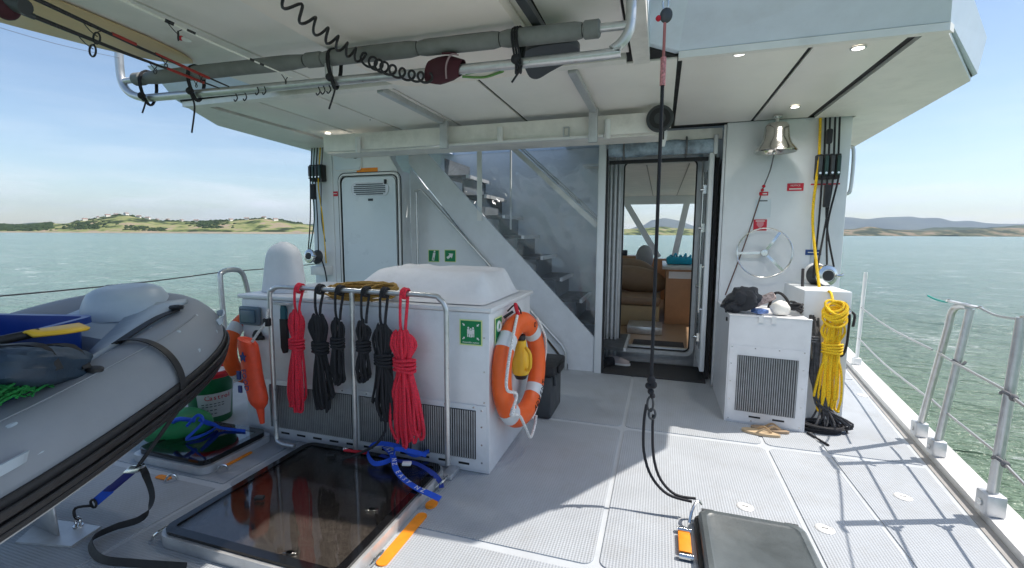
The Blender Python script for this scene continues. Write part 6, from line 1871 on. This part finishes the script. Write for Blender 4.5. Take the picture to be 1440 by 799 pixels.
# ratchet strap
t = thing('ratchet_strap', 'blue and black ratchet strap hooked from the deck eye up to the dinghy', 'strap', ring_p)
hk = ring_p+Vector((0, 0, .05)); up1 = P(195, 655, X=-2.62); mid = hk.lerp(up1, .35)
bm = bmesh.new(); tube(bm, [hk+Vector((.02, 0, -.01)), hk+Vector((-.02, 0, .0)), hk+Vector((-.025, .01, .04)), hk.lerp(up1, .22), ], .007, 8, sm=4); tube(bm, [hk.lerp(up1, .26)+Vector((.022*math.cos(a), 0, .022*math.sin(a))) for a in [2*PI*q/12 for q in range(12)]], .006, 6, closed=True); obj('hook', bm, black, t)
bm = bmesh.new(); strap(bm, [hk.lerp(up1, .3), hk.lerp(up1, .55)], .045, .006, (1, .3, 0)); obj('lower_webbing', bm, blue_strap, t)
bm = bmesh.new(); dd = (up1-hk).normalized(); cc = hk.lerp(up1, .72)
Mr = faceM(cc, Vector((1, .3, 0)), dd); box(bm, (0, 0, 0), (.055, .17, .03), bev=.008); bm.transform(Mr); obj('ratchet_cover', bm, mat('dark_blue_plastic', (.008, .012, .16), .5), t)
bm = bmesh.new(); Mr = faceM(hk.lerp(up1, .93), Vector((1, .3, 0)), dd); box(bm, (0, 0, 0), (.07, .06, .045), bev=.008); bm.transform(Mr); obj('ratchet', bm, steel, t)
e2 = on_tube(-.46, -30, .02)
bm = bmesh.new(); strap(bm, [up1, up1.lerp(e2, .5), e2], .035, .005, tuple(d3), sm=2); obj('upper_webbing', bm, black, t)
lp = [up1+Vector((.02, 0, .0))]+[P(x, y, Z=z) for x, y, z in ((205, 668, .22), (214, 700, .12), (200, 728, .04), (160, 742, .025), (128, 760, .025), (140, 785, .02), (190, 792, .02), (262, 797, .02))]
bm = bmesh.new(); strap(bm, lp, .035, .004, [Vector((1, .5, .3))]*0 or (.3, .5, 1), sm=6); obj('loose_tail', bm, black, t)
# crate and contents
Rz = Matrix.Rotation(DA, 4, 'Z'); c0 = P(20, 500, Z=1.06)+n3*.02
c0 = P(131, 455, Z=1.10)+Vector((-math.cos(DA)*.27+math.sin(DA)*.42, -math.sin(DA)*.27-math.cos(DA)*.42, -.06))
Mc = Matrix.Translation(c0) @ Rz @ Matrix.Rotation(R(4), 4, 'X')
t = thing('blue_crate', 'deep blue plastic crate sitting inside the dinghy', 'crate', c0)
bm = bmesh.new(); o2 = rrect(-.30, .30, -.42, .42, .05); i2 = rrect(-.27, .27, -.39, .39, .03); bo = rrect(-.25, .25, -.37, .37, .04)
lay = [[bm.verts.new((a, c, z)) for a, c in q] for q, z in ((bo, -.26), (rrect(-.27, .27, -.39, .39, .045), .04), (o2, .045), (o2, .075), (i2, .075), (rrect(-.235, .235, -.355, .355, .03), -.24))]
for A, B in zip(lay, lay[1:]):
    for k in range(len(A)): bm.faces.new((A[k], A[(k+1) % len(A)], B[(k+1) % len(A)], B[k]))
bm.faces.new(lay[0][::-1]); bm.faces.new(lay[-1]); bm.transform(Mc); obj('tub', bm, blue_p, t)
t = thing('paddle', 'yellow bladed paddle lying across the blue crate', 'paddle', DL(-.42, .1, .2))
pb = P(112, 460, Z=1.13); pa_ = P(36, 472, Z=1.14); ph = P(-60, 492, Z=1.12)
dp = (pb-pa_).normalized(); sp_ = dp.cross(Vector((0, 0, 1))).normalized()
Lp = (pb-pa_).length; bm = bmesh.new(); G = []
for i in range(11):
    s = i/10; w_ = .075*(math.sin(PI*min(1, s*.62+.10))**.7)*(1 if s < .95 else .8)
    G.append([bm.verts.new(pa_+dp*Lp*s+sp_*w_*u+Vector((0, 0, .02*(1-abs(u))+.0))) for u in (-1, -.5, 0, .5, 1)])
for A, B in zip(G, G[1:]):
    for q in range(4): bm.faces.new((A[q], A[q+1], B[q+1], B[q]))
o_ = obj('blade', bm, yellow_p, t); o_.modifiers.new('thick', 'SOLIDIFY').thickness = .01
bm = bmesh.new(); cyl(bm, ph, pa_+dp*.05+Vector((0, 0, .005)), .018, 10); obj('shaft', bm, black, t)
# slate bag
c1 = P(18, 500, Z=1.09)
bm = bmesh.new(); bmesh.ops.create_cube(bm, size=2); bmesh.ops.subdivide_edges(bm, edges=bm.edges, cuts=10, use_grid_fill=True)
for v in bm.verts:
    q = v.co.copy(); rr = (abs(q.x)**4+abs(q.y)**4+abs(q.z)**4)**.25; q = q/max(rr, .01)*max(abs(q.x), abs(q.y), abs(q.z))
    q *= 1+.09*noise.noise((q.x*2, q.y*2, q.z*2))+.05*noise.noise((q.x*6, q.y*2, q.z*6)); v.co = q
MB_ = Matrix.Translation(c1-Vector((0, 0, .05))) @ Matrix.Rotation(DA+R(20), 4, 'Z') @ Matrix.Rotation(R(-14), 4, 'X') @ Matrix.Diagonal((.17, .22, .075, 1))
bm.transform(MB_)
t = thing('dry_bag', 'slate blue soft bag with black straps stuffed into the crate', 'bag', c1)
obj('bag', bm, navy_bag, t)
for u in (-.35, .45):
    bm = bmesh.new(); strap(bm, [MB_ @ Vector((-1.02, u, -.2)), MB_ @ Vector((-.7, u, 1.0)), MB_ @ Vector((0, u, 1.12)), MB_ @ Vector((.7, u, 1.0)), MB_ @ Vector((1.04, u, -.2))], .03, .006, (0, 1, 0), sm=4); obj('strap', bm, black, t)
# green net
bm = bmesh.new(); rn = random.Random(6)
g0 = P(-12, 556, Z=1.01); g1 = P(68, 528, Z=1.0)
for k in range(120):
    s = rn.random(); c = g0.lerp(g1, s)+Vector((rn.uniform(-.02, .02), rn.uniform(-.03, .03), rn.uniform(-.03, .015)))
    dd = (g1-g0).normalized()
    tube(bm, [c-dd*.06+Vector((rn.uniform(-.03, .03), 0, rn.uniform(-.02, .02))), c+Vector((rn.uniform(-.02, .02), rn.uniform(-.02, .02), .010)), c+dd*.06+Vector((rn.uniform(-.03, .03), 0, rn.uniform(-.02, .01)))], .0045, 5, sm=3)
tag(obj('net', bm, net_m), 'bright green netting along the inner edge of the dinghy tube', 'net')

# ================================================================== BUCKET, JERRY CAN, BLUE LINE
bc0 = P(298, 588, Z=.003); bc0.x += .0
bk = thing('bucket', 'green lidded bucket with white label and red rim behind the dinghy bow', 'bucket', bc0)
Mb = Matrix.Translation(bc0)
obj('pail', lathe([(0, 0), (.145, 0), (.15, .01), (.168, .36), (.172, .365), (.172, .375), (0, .375)], 40, Mb), green_p, bk)
obj('rim', lathe([(.172, .376), (.182, .378), (.184, .41), (.172, .425), (.155, .425), (.150, .405), (.150, .376)], 40, Mb), red_p, bk)
obj('lid', lathe([(0, .376), (.149, .376), (.149, .402), (0, .402)], 40, Mb), mat('lid_pale', (.62, .60, .58), .5), bk)
ang0 = math.atan2(-bc0.y, -bc0.x)+R(12)
bm = bmesh.new(); G = []
for i in range(13):
    a = ang0-R(42)+R(84)*i/12
    G.append([bm.verts.new(bc0+Vector(((.1525+.0445*z/.36+.003)*math.cos(a), (.1525+.0445*z/.36+.003)*math.sin(a), z))) for z in (.06, .26)])
for A, B in zip(G, G[1:]): bm.faces.new((A[0], B[0], B[1], A[1]))
lab = obj('label', bm, mat('bucket_label', (.58, .60, .58), .5, var=.05), bk)
tb = bmesh.new()
for i, ch in enumerate('Castrol'):
    a = ang0-R(20)+R(8.6)*i; q = bc0+Vector((.184*math.cos(a), .184*math.sin(a), .225))
    join(tb, text_bm(ch, .055, faceM(q, (-math.sin(a), math.cos(a), 0), (0, 0, 1)), .0012))
obj('lettering', tb, red_p, lab, sm=False)
tb = bmesh.new()
for j, z in enumerate((.175, .155, .125, .095)):
    for i in range(6 if j < 2 else 4):
        a = ang0-R(30)+R(9)*i; q = bc0+Vector((.179*math.cos(a), .179*math.sin(a), z)); bb_ = bmesh.new(); box(bb_, (0, 0, 0), (.018, .006, .001)); bb_.transform(faceM(q, (-math.sin(a), math.cos(a), 0), (0, 0, 1))); join(tb, bb_)
obj('text_line', tb, dark_sign, lab, sm=False)
gc = P(250, 598, Z=.12)
bm = bmesh.new(); bmesh.ops.create_uvsphere(bm, u_segments=24, v_segments=16, radius=1)
for v in bm.verts: v.co = v.co*(1+.06*noise.noise(v.co*1.6)); v.co.z = max(v.co.z, -.8)
bm.transform(Matrix.Translation((gc.x, gc.y, .115)) @ Matrix.Rotation(R(30), 4, 'Z') @ Matrix.Diagonal((.24, .17, .135, 1)))
t = thing('fender', 'bulging green float lying beside the small hatch under the dinghy', 'float', (gc.x, gc.y, .003))
obj('float_body', bm, mat('float_green', (.015, .22, .07), .5, var=.15), t)
bm = bmesh.new(); tube(bm, [(gc.x+.10, gc.y-.10, .20), (gc.x+.17, gc.y-.10, .23), (gc.x+.20, gc.y-.02, .19)], .016, 8, sm=3); obj('handle', bm, blue_strap, t)


def lanyard(pts, w_, label, letters='', lpos=(), m=blue_strap, sm=7, wd=(.2, .3, 1)):
    t = thing('lanyard', label, 'lanyard', pts[0]); bm = bmesh.new(); strap(bm, pts, w_, .0035, wd, sm=sm); obj('webbing', bm, m, t); return t


up_ = (0, 0, 1)
pts = [P(x, y, Z=z) for x, y, z in ((262, 600, .20), (278, 584, .26), (286, 592, .23), (272, 608, .15), (262, 618, .10), (285, 612, .10), (305, 600, .10), (292, 596, .15), (280, 590, .20), (300, 596, .14), (312, 602, .10), (345, 606, .09))]
lanyard(pts, .020, 'blue and white lanyard tangled on the far corner of the small hatch')
# blue lanyards on the large hatch
pts = [P(x, y, Z=z) for x, y, z in ((618, 628, .10), (585, 640, .12), (560, 628, .15), (530, 624, .16), (517, 636, .13), (527, 652, .11), (552, 645, .13), (556, 632, .17), (575, 634, .16), (600, 640, .12))]
lanyard(pts, .030, 'bright blue lanyard loops bunched on the back edge of the glass hatch, left bunch')
pts = [P(x, y, Z=z) for x, y, z in ((540, 628, .13), (552, 640, .14), (556, 658, .12), (566, 672, .10), (585, 686, .09), (605, 695, .075), (619, 702, .06))]
t = lanyard(pts, .036, 'bright blue lanyard with white letters trailing over the corner of the glass hatch', wd=(1, .6, 0))
Lp_ = smooth(pts, 7)


def letters_on(t, path, wv, s, start, step, size, lift=.004):
    cum = [0]
    for a, c in zip(path, path[1:]): cum.append(cum[-1]+(c-a).length)
    for i, ch in enumerate(s):
        if ch == ' ': continue
        d_ = start+step*i
        for k in range(len(cum)-1):
            if cum[k] <= d_ <= cum[k+1]:
                q = path[k].lerp(path[k+1], (d_-cum[k])/(cum[k+1]-cum[k])); T = (path[k+1]-path[k]).normalized()
                w1 = Vector(wv); w1 = (w1-T*w1.dot(T)).normalized(); n_ = T.cross(w1)
                if n_.z < 0 and n_.dot(Vector((0, -1, 1))) < 0: w1 = -w1; n_ = -n_
                obj('lettering', text_bm(ch, size, faceM(q+n_*lift, T, w1), .0006), signw, t, sm=False); break


letters_on(t, Lp_, (1, .6, 0), 'EASY NZ EASY NZ', .03, .040, .040)
pts = [P(x, y, Z=z) for x, y, z in ((535, 640, .12), (560, 648, .12), (585, 652, .11), (606, 664, .09), (618, 676, .05), (621, 686, .03))]
lanyard(pts, .030, 'darker blue lanyard with white clip curling down to the deck', m=mat('deep_blue_webbing', (.01, .035, .25), .7), wd=(1, .6, 0))
p = P(572, 652, Z=.125); bm = bmesh.new(); box(bm, p, (.055, .035, .018), rz=.3, bev=.004); tag(obj('buckle', bm, white), 'white plastic buckle on the dark blue lanyard', 'buckle')
line('red_cord_end', [P(484, 633, Z=.10), P(500, 635, Z=.10), P(516, 637, Z=.10)], .010, red_cord, 'red whipped cord end on the back edge of the glass hatch', 'cord', sm=3)
p = P(486, 632, Z=.10); bm = bmesh.new(); bmesh.ops.create_uvsphere(bm, u_segments=10, v_segments=8, radius=.018, matrix=Matrix.Translation(p)); tag(obj('shackle_pin', bm, steel), 'small steel shackle pin at the tip of the black rope end', 'shackle')

# ================================================================== HAZE
b = bmesh.new(); box(b, (0, 0, 400-1.2), (34000, 34000, 805.0))
hz = bpy.data.materials.new('haze'); hz.use_nodes = True
n = hz.node_tree.nodes; l = hz.node_tree.links; n.clear()
o_ = n.new('ShaderNodeOutputMaterial'); pv = n.new('ShaderNodeVolumePrincipled')
pv.inputs['Density'].default_value = 4.5e-5; pv.inputs['Color'].default_value = (.70, .84, 1, 1); pv.inputs['Anisotropy'].default_value = .2
l.new(pv.outputs[0], o_.inputs['Volume'])
HZ = obj('haze', b, hz, sm=False); HZ['kind'] = 'stuff'
